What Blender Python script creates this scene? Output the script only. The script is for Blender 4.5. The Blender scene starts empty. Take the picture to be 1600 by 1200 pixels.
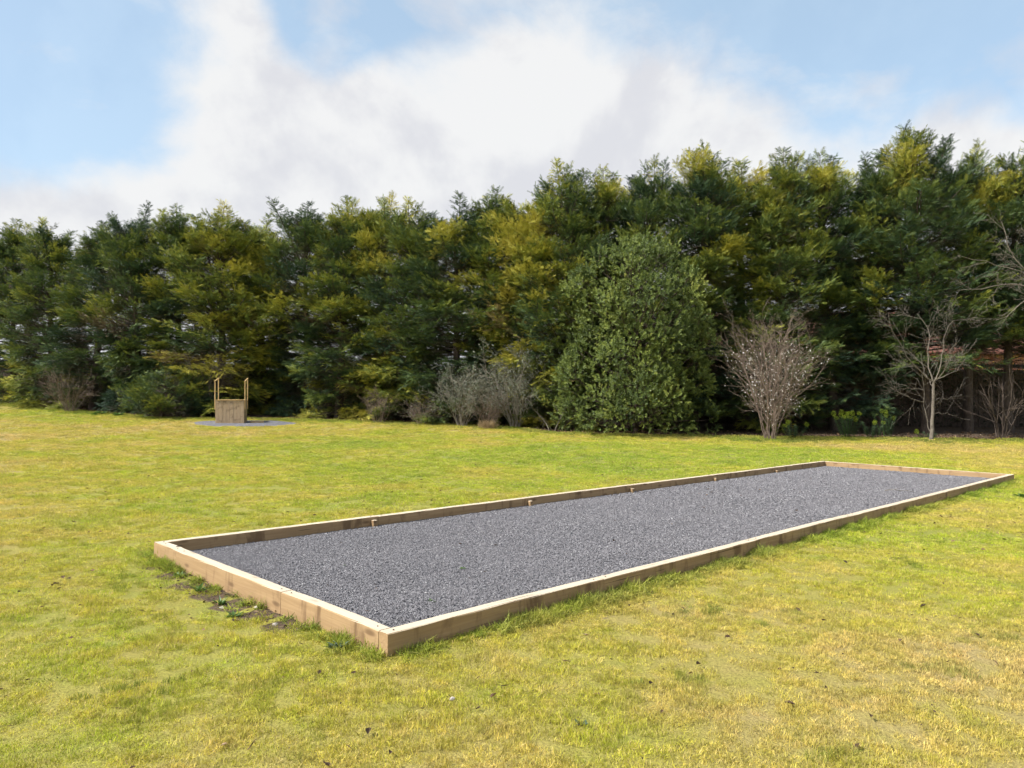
import bpy, math, random
import numpy as np
from mathutils import Vector, Matrix

SC = bpy.context.scene
COL = SC.collection
R = math.radians

# ------------------------------------------------------------------ camera
cam_d = bpy.data.cameras.new('camera')
cam = bpy.data.objects.new('camera', cam_d)
COL.objects.link(cam)
cam.location = (0, 0, 1.7)
cam.rotation_euler = (R(90 + 0.814), 0, 0)
cam_d.sensor_width = 36.0
cam_d.lens = 36.0 * 1197 / 1600
cam_d.clip_end = 3000
SC.camera = cam

# ------------------------------------------------------------------ light
SUN_ELEV, SUN_AZ = R(45), R(-112)        # azimuth measured clockwise from +Y (the view direction): from the left
SC.view_settings.view_transform = 'Standard'
SC.view_settings.look = 'None'
SC.view_settings.gamma = 1.0
SC.view_settings.use_curve_mapping = False
SC.view_settings.exposure = 1.2
SC.cycles.max_bounces = 4
SC.cycles.diffuse_bounces = 2
SC.cycles.glossy_bounces = 1
SC.cycles.transmission_bounces = 2
SC.cycles.transparent_max_bounces = 4
SC.cycles.use_denoising = True
SC.cycles.use_adaptive_sampling = True
SC.cycles.adaptive_threshold = 0.04
SC.cycles.use_light_tree = False

sd = Vector((math.sin(SUN_AZ) * math.cos(SUN_ELEV), math.cos(SUN_AZ) * math.cos(SUN_ELEV), math.sin(SUN_ELEV)))
sun_d = bpy.data.lights.new('sun', 'SUN')
sun = bpy.data.objects.new('sun', sun_d)
COL.objects.link(sun)
sun_d.energy = 3.3
sun_d.angle = R(6)
sun_d.color = (1.0, 0.97, 0.92)
sun.rotation_euler = sd.to_track_quat('Z', 'Y').to_euler()
sun.location = (-20, 0, 30)


class NT:
    """small helper round a node tree"""
    def __init__(self, tree):
        self.t = tree
        self.n = tree.nodes
        self.l = tree.links

    def add(self, kind, **kw):
        nd = self.n.new(kind)
        for k, v in kw.items():
            setattr(nd, k, v)
        return nd

    def put(self, sock, val):
        if isinstance(val, bpy.types.NodeSocket):
            self.l.new(val, sock)
        elif val is not None:
            if hasattr(sock.default_value, '__len__') and not hasattr(val, '__len__'):
                val = [val] * len(sock.default_value)
            if hasattr(sock.default_value, '__len__') and len(sock.default_value) == 4 and len(val) == 3:
                val = (*val, 1)
            sock.default_value = val

    def math(self, op, a, b=None, c=None, clamp=False):
        nd = self.add('ShaderNodeMath', operation=op, use_clamp=clamp)
        self.put(nd.inputs[0], a)
        if b is not None: self.put(nd.inputs[1], b)
        if c is not None: self.put(nd.inputs[2], c)
        return nd.outputs[0]

    def vmath(self, op, a, b=None, scale=None):
        nd = self.add('ShaderNodeVectorMath', operation=op)
        self.put(nd.inputs[0], a)
        if b is not None: self.put(nd.inputs[1], b)
        if scale is not None: self.put(nd.inputs['Scale'], scale)
        return nd.outputs['Value'] if op in ('DOT_PRODUCT', 'LENGTH', 'DISTANCE') else nd.outputs[0]

    def noise(self, vec, scale, detail=3, rough=0.55, dist=0.0):
        nd = self.add('ShaderNodeTexNoise')
        self.put(nd.inputs['Vector'], vec)
        nd.inputs['Scale'].default_value = scale
        nd.inputs['Detail'].default_value = detail
        nd.inputs['Roughness'].default_value = rough
        nd.inputs['Distortion'].default_value = dist
        return nd.outputs['Fac']

    def rng(self, v, a, b, c=0.0, d=1.0, smooth=True):
        nd = self.add('ShaderNodeMapRange', interpolation_type='SMOOTHSTEP' if smooth else 'LINEAR', clamp=True)
        self.put(nd.inputs[0], v)
        for i, x in enumerate((a, b, c, d)):
            self.put(nd.inputs[i + 1], x)
        return nd.outputs[0]

    def mix(self, f, a, b, blend='MIX'):
        nd = self.add('ShaderNodeMix', data_type='RGBA', blend_type=blend, clamp_factor=True)
        self.put(nd.inputs[0], f)
        self.put(nd.inputs[6], a)
        self.put(nd.inputs[7], b)
        return nd.outputs[2]

    def ramp(self, f, stops):
        nd = self.add('ShaderNodeValToRGB')
        els = nd.color_ramp.elements
        while len(els) < len(stops):
            els.new(0.5)
        for e, (p, c) in zip(els, stops):
            e.position = p
            e.color = (*c, 1)
        self.put(nd.inputs[0], f)
        return nd.outputs[0]

    def attr(self, name, kind='GEOMETRY'):
        nd = self.add('ShaderNodeAttribute', attribute_name=name, attribute_type=kind)
        return nd.outputs['Fac']


# ------------------------------------------------------------------ sky: clear blue with broad fair-weather cloud
world = bpy.data.worlds.new('World')
SC.world = world
world.use_nodes = True
w = NT(world.node_tree)
w.n.clear()
w_out = w.add('ShaderNodeOutputWorld')
sky = w.add('ShaderNodeTexSky', sky_type='NISHITA')
sky.sun_disc = False
sky.sun_elevation = SUN_ELEV
sky.sun_rotation = SUN_AZ
sky.air_density = 1.0
sky.dust_density = 1.6
sky.ozone_density = 1.3
bg_sky = w.add('ShaderNodeBackground')
bg_sky.inputs['Strength'].default_value = 0.09
w.l.new(w.mix(0.35, sky.outputs[0], (2.6, 4.3, 5.4)), bg_sky.inputs['Color'])
gen = w.add('ShaderNodeTexCoord').outputs['Generated']
sep = w.add('ShaderNodeSeparateXYZ')
w.l.new(gen, sep.inputs[0])
# flatten towards the horizon, so that clouds stretch as a layer does
el = w.math('ADD', w.math('MAXIMUM', sep.outputs[2], 0.0), 0.22)
cmb = w.add('ShaderNodeCombineXYZ')
w.put(cmb.inputs[0], w.math('DIVIDE', sep.outputs[0], el))
w.put(cmb.inputs[1], w.math('DIVIDE', sep.outputs[1], el))
w.put(cmb.inputs[2], 3.7)
n_big = w.noise(cmb.outputs[0], 0.75, 5, 0.55, 0.15)
n_fine = w.noise(gen, 7.0, 6, 0.62, 0.25)
cover = w.math('ADD', n_big, w.math('MULTIPLY', w.math('SUBTRACT', n_fine, 0.5), 0.42))


def sky_spot(u, v, rad, amt):
    d = Vector((u, 1, v)).normalized()
    dist = w.vmath('DISTANCE', gen, tuple(d))
    return w.rng(dist, 0.0, rad, amt, 0.0)


for u, v, rad, amt in [(-0.62, .44, .22, -.13), (-0.52, .36, .15, -.12), (-0.66, .30, .12, -.06), (-.24, .50, .095, -.26), (-.17, .53, .09, -.14),
                       (.52, .50, .28, -.15), (.68, .42, .26, -.14), (-.37, .51, .08, .16), (-.30, .36, .16, .10), (.02, .36, .22, .15), (.0, .22, .30, .12),
                       (.27, .36, .18, .24), (.55, .33, .15, .16), (-.16, .40, .12, .12), (-.35, .22, .25, .12), (.64, .30, .20, .20), (.10, .48, .14, .10)]:
    cover = w.math('ADD', cover, sky_spot(u, v, rad, amt))
low = w.rng(sep.outputs[2], 0.10, 0.34, 0.30, 0.0)
cover = w.math('ADD', cover, low)
cover = w.math('ADD', cover, w.rng(sep.outputs[2], 0.34, 0.47, 0.0, -0.09))
cfac = w.rng(cover, 0.38, 0.62, 0.22, 0.97)
wisp = w.noise(w.vmath('MULTIPLY', gen, (1.0, 1.0, 1.7)), 5.5, 6, 0.55, 0.2)
cfac = w.math('MAXIMUM', cfac, w.rng(wisp, 0.36, 0.72, 0.05, 0.72))
# billows: brighter on the side turned to the sun, greyer beneath
n_a = w.noise(gen, 4.2, 6, 0.55, 0.15)
n_b = w.noise(w.vmath('ADD', gen, tuple(sd * 0.07)), 4.2, 6, 0.55, 0.15)
shade = w.rng(w.math('SUBTRACT', n_b, n_a), -0.08, 0.10)
ccol = w.mix(shade, (1.02, 1.02, 1.02), (0.845, 0.85, 0.895))
bg_cl = w.add('ShaderNodeBackground')
bg_cl.inputs['Strength'].default_value = 0.39
w.l.new(ccol, bg_cl.inputs['Color'])
mx = w.add('ShaderNodeMixShader')
w.l.new(cfac, mx.inputs[0])
w.l.new(bg_sky.outputs[0], mx.inputs[1])
w.l.new(bg_cl.outputs[0], mx.inputs[2])
w.l.new(mx.outputs[0], w_out.inputs['Surface'])

# ------------------------------------------------------------------ terrain
SLOPE = -0.0121
# the court: a true rectangle, 16.0 x 4.08 m, long side at 44.58 degrees
CA = R(44.58)
CN = np.array((-0.803, 4.956))                       # near corner (outer)
CU = np.array((math.cos(CA), math.sin(CA)))          # along the long side
CV = np.array((-math.sin(CA), math.cos(CA)))         # along the short side (towards the left corner)
CL, CW = 16.01, 4.08


def court_uv(x, y):
    dx, dy = x - CN[0], y - CN[1]
    return dx * CU[0] + dy * CU[1], dx * CV[0] + dy * CV[1]


def sstep(a, b, x):
    t = np.clip((x - a) / (b - a), 0, 1)
    return t * t * (3 - 2 * t)


def terr(x, y):
    x = np.asarray(x, float)
    y = np.asarray(y, float)
    r = 0.0012 * np.clip(np.minimum(y, 48) - 17, 0, None) ** 2
    u, v = court_uv(x, y)
    du = np.maximum(np.maximum(-u, u - CL), 0)
    dv = np.maximum(np.maximum(-v, v - CW), 0)
    away = sstep(0.2, 3.0, np.hypot(du, dv))
    und = 0.018 * np.sin(x * 0.9 + 1.3 * np.sin(y * 0.31)) * np.sin(y * 0.7 + 0.6) + 0.008 * np.sin(x * 2.7 + y * 1.9) * np.sin(y * 2.2 - x)
    dip = 0.05 * np.exp(-((u + 0.22) / 0.3) ** 2) * np.exp(-((v - 2.1) / 1.2) ** 2)
    far = sstep(60, 250, np.hypot(x, y))
    return (SLOPE * x * (1 - far) + r + und * away * (1 - far) - dip)


HEDGE = np.array([(-52, 62), (-37.8, 51), (-32, 46), (-29.3, 43.9), (-22.2, 39.0), (-16.1, 35.3), (-12.6, 35.6), (-8.9, 35.4), (-2.8, 33.8), (0, 32.2),
                  (2.0, 29.8), (7, 29.3), (9.5, 29.0), (12.5, 29.4), (15.6, 29.0), (19.5, 29.3), (24, 30), (40, 33), (70, 40)])


def hedge_y(x):
    return np.interp(x, HEDGE[:, 0], HEDGE[:, 1])


# ------------------------------------------------------------------ mesh helpers
def link(o, parent=None):
    COL.objects.link(o)
    if parent is not None:
        o.parent = parent
    return o


def tag(o, label=None, cat=None, group=None, kind=None):
    if label: o['label'] = label
    if cat: o['category'] = cat
    if group: o['group'] = group
    if kind: o['kind'] = kind
    return o


def raw_mesh(name, v, tris=None, quads=None, mat=None, attrs=None, smooth=False):
    v = np.asarray(v, np.float32).reshape(-1, 3)
    tris = np.zeros((0, 3), np.int32) if tris is None or len(tris) == 0 else np.asarray(tris, np.int32)
    quads = np.zeros((0, 4), np.int32) if quads is None or len(quads) == 0 else np.asarray(quads, np.int32)
    me = bpy.data.meshes.new(name)
    me.vertices.add(len(v))
    me.vertices.foreach_set('co', v.ravel())
    nl = len(tris) * 3 + len(quads) * 4
    me.loops.add(nl)
    me.loops.foreach_set('vertex_index', np.concatenate([tris.ravel(), quads.ravel()]).astype(np.int32))
    nf = len(tris) + len(quads)
    me.polygons.add(nf)
    tot = np.concatenate([np.full(len(tris), 3), np.full(len(quads), 4)]).astype(np.int32)
    st = np.concatenate([[0], np.cumsum(tot)[:-1]]).astype(np.int32) if nf else np.zeros(0, np.int32)
    me.polygons.foreach_set('loop_start', st)
    me.polygons.foreach_set('loop_total', tot)
    me.polygons.foreach_set('use_smooth', np.full(nf, bool(smooth)))
    for k, a in (attrs or {}).items():
        at = me.attributes.new(k, 'FLOAT', 'POINT')
        at.data.foreach_set('value', np.asarray(a, np.float32))
    me.update(calc_edges=True)
    me.validate()
    if mat: me.materials.append(mat)
    return me


class MB:
    """collects geometry; build() links it as one mesh object"""
    def __init__(self):
        self.v, self.t, self.q, self.a, self.n = [], [], [], [], 0

    def add(self, v, tris=None, quads=None, a=0.0):
        v = np.asarray(v, float).reshape(-1, 3)
        if tris is not None and len(tris): self.t.append(np.asarray(tris, np.int32) + self.n)
        if quads is not None and len(quads): self.q.append(np.asarray(quads, np.int32) + self.n)
        self.v.append(v)
        self.a.append(np.full(len(v), a) if np.isscalar(a) else np.asarray(a, float))
        self.n += len(v)

    def tube(self, pts, rad, sides=5, a=0.0, cap=False):
        pts = np.asarray(pts, float)
        rad = np.asarray(rad, float)
        n = len(pts)
        tan = np.gradient(pts, axis=0)
        tan /= np.linalg.norm(tan, axis=1)[:, None] + 1e-9
        ref = np.array((0, 0, 1.0)) if abs(tan[0, 2]) < .9 else np.array((1.0, 0, 0))
        s = np.cross(tan, ref)
        s /= np.linalg.norm(s, axis=1)[:, None] + 1e-9
        b = np.cross(tan, s)
        ang = np.arange(sides) * 2 * math.pi / sides
        ring = pts[:, None, :] + rad[:, None, None] * (np.cos(ang)[None, :, None] * s[:, None, :] + np.sin(ang)[None, :, None] * b[:, None, :])
        i = np.arange(n - 1)[:, None] * sides
        j = np.arange(sides)[None, :]
        k = (j + 1) % sides
        q = np.stack([i + j, i + k, i + sides + k, i + sides + j], -1).reshape(-1, 4)
        v = ring.reshape(-1, 3)
        t = None
        if cap:
            t = [(0, m + 1, m) for m in range(1, sides - 1)] + [((n - 1) * sides, (n - 1) * sides + m, (n - 1) * sides + m + 1) for m in range(1, sides - 1)]
        self.add(v, t, q, a)

    def box(self, lo, hi, a=0.0, bev=0.0):
        lo, hi = np.asarray(lo, float), np.asarray(hi, float)
        if bev <= 0:
            v = np.array([[(lo, hi)[i][0], (lo, hi)[j][1], (lo, hi)[k][2]] for i in (0, 1) for j in (0, 1) for k in (0, 1)])
            self.add(v, None, [(0, 1, 3, 2), (4, 6, 7, 5), (0, 4, 5, 1), (2, 3, 7, 6), (0, 2, 6, 4), (1, 5, 7, 3)], a)
            return
        c, h = (lo + hi) / 2, (hi - lo) / 2
        vs, idx = [], {}
        for sx in (-1, 1):
            for sy in (-1, 1):
                for sz in (-1, 1):
                    for ax in range(3):
                        p = np.array((sx, sy, sz)) * (h - bev)
                        p[ax] = (sx, sy, sz)[ax] * h[ax]
                        idx[(sx, sy, sz, ax)] = len(vs)
                        vs.append(p + c)
        Q, T = [], []
        for ax in range(3):
            o1, o2 = (ax + 1) % 3, (ax + 2) % 3
            for s in (-1, 1):
                f = []
                for a1, a2 in ((-1, -1), (1, -1), (1, 1), (-1, 1)):
                    k = [0, 0, 0]; k[ax] = s; k[o1] = a1; k[o2] = a2
                    f.append(idx[(*k, ax)])
                Q.append(f if s > 0 else f[::-1])
            for a1 in (-1, 1):
                for a2 in (-1, 1):
                    f = []
                    for s, axx in ((-1, o1), (1, o1), (1, o2), (-1, o2)):
                        k = [0, 0, 0]; k[ax] = s; k[o1] = a1; k[o2] = a2
                        f.append(idx[(*k, axx)])
                    Q.append(f if a1 * a2 < 0 else f[::-1])
        for sx in (-1, 1):
            for sy in (-1, 1):
                for sz in (-1, 1):
                    f = [idx[(sx, sy, sz, ax)] for ax in range(3)]
                    T.append(f if sx * sy * sz > 0 else f[::-1])
        self.add(np.array(vs), T, Q, a)

    def mesh(self, name, mat, smooth=False):
        return raw_mesh(name, np.concatenate(self.v), np.concatenate(self.t) if self.t else None, np.concatenate(self.q) if self.q else None,
                        mat, {'tint': np.concatenate(self.a)}, smooth)

    def build(self, name, mat, parent=None, smooth=False):
        return link(bpy.data.objects.new(name, self.mesh(name, mat, smooth)), parent)


def empty(name, loc, rz=0.0):
    o = link(bpy.data.objects.new(name, None))
    o.location = loc
    o.rotation_euler = (0, 0, rz)
    o.empty_display_size = 0.3
    return o


def at(x, y, dz=0.0):
    return (x, y, float(terr(x, y)) + dz)


# ------------------------------------------------------------------ materials
def new_mat(name):
    m = bpy.data.materials.new(name)
    m.use_nodes = True
    t = NT(m.node_tree)
    t.n.clear()
    out = t.add('ShaderNodeOutputMaterial')
    return m, t, out


def surf(t, out, col, rough=0.8, bump=None, bstr=0.3, bdist=0.01, spec=0.3, transl=0.0, tcol=None):
    p = t.add('ShaderNodeBsdfPrincipled')
    t.put(p.inputs['Base Color'], col)
    t.put(p.inputs['Roughness'], rough)
    p.inputs['Specular IOR Level'].default_value = spec
    if bump is not None:
        b = t.add('ShaderNodeBump')
        b.inputs['Strength'].default_value = bstr
        b.inputs['Distance'].default_value = bdist
        t.put(b.inputs['Height'], bump)
        t.l.new(b.outputs[0], p.inputs['Normal'])
    res = p.outputs[0]
    if transl > 0:
        tr = t.add('ShaderNodeBsdfTranslucent')
        t.put(tr.inputs['Color'], col if tcol is None else tcol)
        m = t.add('ShaderNodeMixShader')
        m.inputs[0].default_value = transl
        t.l.new(res, m.inputs[1])
        t.l.new(tr.outputs[0], m.inputs[2])
        res = m.outputs[0]
    t.l.new(res, out.inputs['Surface'])


def world_pos(t):
    return t.add('ShaderNodeNewGeometry').outputs['Position']


def obj_pos(t):
    return t.add('ShaderNodeTexCoord').outputs['Object']


# the lawn's colour, shared by the soil sheet and the blades: lush, yellowed and straw patches, left hedge's shade as green
def lawn_group():
    g = bpy.data.node_groups.new('lawn_colour', 'ShaderNodeTree')
    g.interface.new_socket('Vector', in_out='INPUT', socket_type='NodeSocketVector')
    g.interface.new_socket('Color', in_out='OUTPUT', socket_type='NodeSocketColor')
    g.interface.new_socket('Bare', in_out='OUTPUT', socket_type='NodeSocketFloat')
    t = NT(g)
    gi, go = t.add('NodeGroupInput'), t.add('NodeGroupOutput')
    p = t.vmath('MULTIPLY', gi.outputs[0], (1, 1, 0))
    n1 = t.noise(p, 0.33, 4, 0.6, 0.3)
    n2 = t.noise(t.vmath('ADD', p, (31, 7, 0)), 1.4, 4, 0.6, 0.2)
    n3 = t.noise(t.vmath('ADD', p, (3, 77, 0)), 6.5, 4, 0.65)

    def spot(x, y, rad, amt):
        return t.rng(t.vmath('DISTANCE', p, (x, y, 0)), 0, rad, amt, 0)
    lush = t.math('MULTIPLY_ADD', n1, 0.62, t.math('MULTIPLY_ADD', n2, 0.30, t.math('MULTIPLY', n3, 0.16)))
    for s in ((4, 21, 10, .20), (-3, 15, 8, .09), (-5, 25, 6, .08), (-6, 6, 4, .03), (9, 25, 6, .07), (-2.4, 5.0, 2.6, .07), (-6, 22, 6, .07), (6.5, 10.0, 3.0, .08), (9.5, 13, 3, .1),
              (-18, 28, 8, -.10), (-8, 29, 4, -.06), (1.5, 4.0, 3.5, -.06), (4.5, 5.5, 3.5, -.02), (-1.0, 3.0, 2, -.04), (11, 25.8, 3, -.17), (15, 25.0, 4, -.12), (6, 27.0, 3, -.12), (-7, 9.5, 4, -.06),
              (-24, 37, 5, .10), (-19, 34, 4, .07)):  # these two: deeper green painted in for the left hedge's shadow
        lush = t.math('ADD', lush, spot(*s))
    col = t.ramp(lush, [(0.37, (0.60, 0.465, 0.165)), (0.46, (0.56, 0.475, 0.100)), (0.55, (0.49, 0.475, 0.046)), (0.64, (0.38, 0.465, 0.024)), (0.77, (0.25, 0.39, 0.018))])
    n4 = t.noise(t.vmath('ADD', p, (11, 7, 5)), 3.1, 5, 0.7)
    bare = t.rng(t.math('ADD', n4, t.math('MULTIPLY', lush, -0.22)), 0.53, 0.62)
    t.l.new(col, go.inputs[0])
    t.l.new(bare, go.inputs[1])
    return g


LAWN = lawn_group()


def lawn_col(t, pos):
    nd = t.add('ShaderNodeGroup')
    nd.node_tree = LAWN
    t.l.new(pos, nd.inputs[0])
    return nd.outputs[0], nd.outputs[1]


def mat_lawn():
    m, t, out = new_mat('lawn_soil')
    p = world_pos(t)
    c, bare = lawn_col(t, p)
    f = t.noise(p, 60, 4, 0.7)
    f2 = t.noise(p, 18, 4, 0.7)
    c = t.mix(t.rng(f, 0.3, 0.7), t.mix(.75, c, (.13, .095, .05)), t.mix(.55, c, (.25, .195, .095)))
    soil = t.mix(t.rng(f2, .3, .7), (.06, .043, .03), (.15, .105, .07))
    c = t.mix(t.math('MULTIPLY', bare, 0.55), c, (.24, .18, .11))
    s = t.attr('soil')
    sn = t.rng(t.math('ADD', s, t.math('MULTIPLY', t.math('SUBTRACT', t.noise(p, 1.1, 5, .65), .5), 0.9)), .42, .62)
    c = t.mix(sn, c, soil)
    h = t.math('MULTIPLY_ADD', f, 0.6, f2)
    surf(t, out, c, 0.95, h, 0.8, 0.03, 0.1)
    return m


def mat_grass():
    m, t, out = new_mat('grass_blade')
    p = world_pos(t)
    c, bare = lawn_col(t, p)
    dry = t.attr('tint')                      # per blade
    lushi = t.attr('lush', 'INSTANCER')       # per tuft: long green growth along the timber
    c = t.mix(lushi, c, (0.13, 0.21, 0.03))
    c = t.mix(t.math('MULTIPLY', dry, t.math('SUBTRACT', 1.0, t.math('MULTIPLY', lushi, .65))), c, (.56, .45, .16))
    rnd = t.add('ShaderNodeObjectInfo').outputs['Random']
    hsv = t.add('ShaderNodeHueSaturation')
    t.put(hsv.inputs['Value'], t.math('MULTIPLY', t.math('MULTIPLY_ADD', rnd, 0.55, 0.74), t.rng(t.noise(p, 22, 3, .65), .3, .7, .66, 1.28)))
    t.put(hsv.inputs['Hue'], t.math('MULTIPLY_ADD', rnd, -0.02, 0.508))
    t.put(hsv.inputs['Color'], c)
    surf(t, out, hsv.outputs[0], 0.6, spec=0.25, transl=0.35)
    return m


def mat_gravel_bed(name, base=1.0):
    m, t, out = new_mat(name)
    p = world_pos(t)
    v = t.add('ShaderNodeTexVoronoi')
    v.inputs['Scale'].default_value = 75
    t.l.new(p, v.inputs['Vector'])
    sepc = t.add('ShaderNodeSeparateColor')
    t.l.new(v.outputs['Color'], sepc.inputs[0])
    big = t.noise(p, 1.2, 4, .6)
    c = t.ramp(sepc.outputs[0], [(0.0, (.07, .068, .073)), (.45, (.11, .107, .115)), (.8, (.155, .151, .16)), (1.0, (.26, .26, .26))])
    c = t.mix(t.rng(big, .3, .7, 0, .25), c, (.12, .118, .135))
    c = t.mix(1.0, c, (base,) * 3, 'MULTIPLY')
    surf(t, out, c, 0.85, v.outputs['Distance'], 0.9, 0.02, 0.3)
    return m


def mat_stone():
    m, t, out = new_mat('gravel_chip')
    r = t.add('ShaderNodeObjectInfo').outputs['Random']
    p = world_pos(t)
    c = t.ramp(r, [(0.0, (.114, .106, .111)), (.35, (.149, .140, .146)), (.7, (.191, .181, .187)), (.95, (.24, .23, .235)), (1.0, (.38, .37, .36))])
    big = t.noise(p, 0.9, 4, .6)
    c = t.mix(t.rng(big, .3, .7, 0, .22), c, (.150, .146, .155))
    surf(t, out, c, 0.8, spec=0.35)
    return m


def mat_timber(name, light, mid, dark, bleach=None, grain=1.0):
    """softwood: grain along the piece's own X, knots and darker stain streaks across it"""
    m, t, out = new_mat(name)
    p = obj_pos(t)
    oi = t.add('ShaderNodeObjectInfo').outputs['Random']
    off = t.math('MULTIPLY', oi, 40)
    pv = t.vmath('ADD', p, None)
    cb = t.add('ShaderNodeCombineXYZ')
    for i in range(3): t.put(cb.inputs[i], off)
    pv = t.vmath('ADD', p, cb.outputs[0])
    g1 = t.noise(t.vmath('MULTIPLY', pv, (1.2, 26, 26)), 1.0 * grain, 5, .6, .8)
    g2 = t.noise(t.vmath('MULTIPLY', pv, (3, 90, 90)), 1.0 * grain, 3, .6)
    st = t.noise(t.vmath('MULTIPLY', pv, (5.5, 1.6, 1.6)), 1.0, 4, .65, .5)
    kv = t.add('ShaderNodeTexVoronoi')
    kv.inputs['Scale'].default_value = 1.0
    t.l.new(t.vmath('MULTIPLY', pv, (2.6, 8, 8)), kv.inputs['Vector'])
    knot = t.rng(t.math('ADD', kv.outputs['Distance'], t.math('MULTIPLY', t.math('SUBTRACT', g1, .5), .25)), .04, .22, 1, 0)
    c = t.mix(t.rng(g1, .3, .72), light, mid)
    c = t.mix(t.rng(g2, .45, .75, 0, .5), c, mid)
    c = t.mix(t.rng(st, .50, .70, 0, .8), c, dark)
    c = t.mix(t.math('MULTIPLY', knot, .7), c, dark)
    crack = t.rng(t.noise(t.vmath('MULTIPLY', pv, (1.1, 55, 55)), 1.0, 2, .5, .3), .69, .73)
    crack_c = tuple(x * .45 for x in dark)
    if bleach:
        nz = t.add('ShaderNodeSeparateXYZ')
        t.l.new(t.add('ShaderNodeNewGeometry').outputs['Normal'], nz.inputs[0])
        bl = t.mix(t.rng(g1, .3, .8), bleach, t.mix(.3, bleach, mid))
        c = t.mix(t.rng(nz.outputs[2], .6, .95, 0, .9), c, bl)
    c = t.mix(t.math('MULTIPLY', crack, .75), c, crack_c)
    c = t.mix(t.math('MULTIPLY', knot, .35), c, dark)
    surf(t, out, c, 0.8, t.math('MULTIPLY_ADD', g2, .5, g1), 0.35, 0.004, 0.25)
    return m


def mat_bark(name, a, b, scale=12):
    m, t, out = new_mat(name)
    p = obj_pos(t)
    n = t.noise(t.vmath('MULTIPLY', p, (1, 1, .35)), scale, 5, .65)
    surf(t, out, t.mix(t.rng(n, .3, .7), a, b), 0.9, n, .6, .02, .2)
    return m


def mat_conifer():
    m, t, out = new_mat('conifer_foliage')
    p = world_pos(t)
    tint = t.attr('tint')
    yel = t.attr('yellow', 'OBJECT')
    n = t.noise(p, 0.55, 4, .6, .2)
    n2 = t.noise(p, 2.6, 3, .6)
    f = t.math('ADD', tint, t.math('MULTIPLY_ADD', t.math('SUBTRACT', n, .5), 0.70, t.math('MULTIPLY', t.math('SUBTRACT', n2, .5), .22)))
    f = t.math('ADD', f, t.math('MULTIPLY', yel, 0.42))
    c = t.ramp(f, [(0.0, (.022, .042, .029)), (.26, (.040, .074, .038)), (.44, (.088, .132, .036)), (.59, (.195, .230, .040)), (.76, (.40, .375, .056)), (1.0, (.54, .46, .09))])
    dead = t.attr('dead')
    c = t.mix(dead, c, (.13, .085, .055))
    surf(t, out, c, 0.62, spec=.28, transl=.14)
    return m


def mat_leaf(name, stops, transl=.2, rough=.45, spec=.4, nscale=.9):
    m, t, out = new_mat(name)
    p = world_pos(t)
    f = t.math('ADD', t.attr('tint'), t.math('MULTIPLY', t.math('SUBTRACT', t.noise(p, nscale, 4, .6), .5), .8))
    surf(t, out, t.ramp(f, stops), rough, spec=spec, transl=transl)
    return m


def mat_plain(name, col, col2=None, scale=8, rough=.8, bstr=.2, spec=.3):
    m, t, out = new_mat(name)
    n = t.noise(obj_pos(t), scale, 5, .65)
    surf(t, out, t.mix(t.rng(n, .3, .7), col, col2 or tuple(x * .7 for x in col)), rough, n, bstr, .01, spec)
    return m


def mat_brick():
    m, t, out = new_mat('red_brick')
    p = obj_pos(t)
    s = t.add('ShaderNodeSeparateXYZ'); t.l.new(p, s.inputs[0])
    cb = t.add('ShaderNodeCombineXYZ')
    t.put(cb.inputs[0], t.math('ADD', s.outputs[0], s.outputs[1])); t.put(cb.inputs[1], s.outputs[2])
    b = t.add('ShaderNodeTexBrick')
    b.inputs['Scale'].default_value = 1.0
    b.inputs['Brick Width'].default_value = .225
    b.inputs['Row Height'].default_value = .075
    b.inputs['Mortar Size'].default_value = .006
    b.inputs['Color1'].default_value = (.33, .125, .085, 1)
    b.inputs['Color2'].default_value = (.24, .085, .06, 1)
    b.inputs['Mortar'].default_value = (.42, .36, .3, 1)
    t.l.new(cb.outputs[0], b.inputs['Vector'])
    surf(t, out, b.outputs['Color'], .9, b.outputs['Fac'], -.4, .01, .2)
    return m


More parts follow.
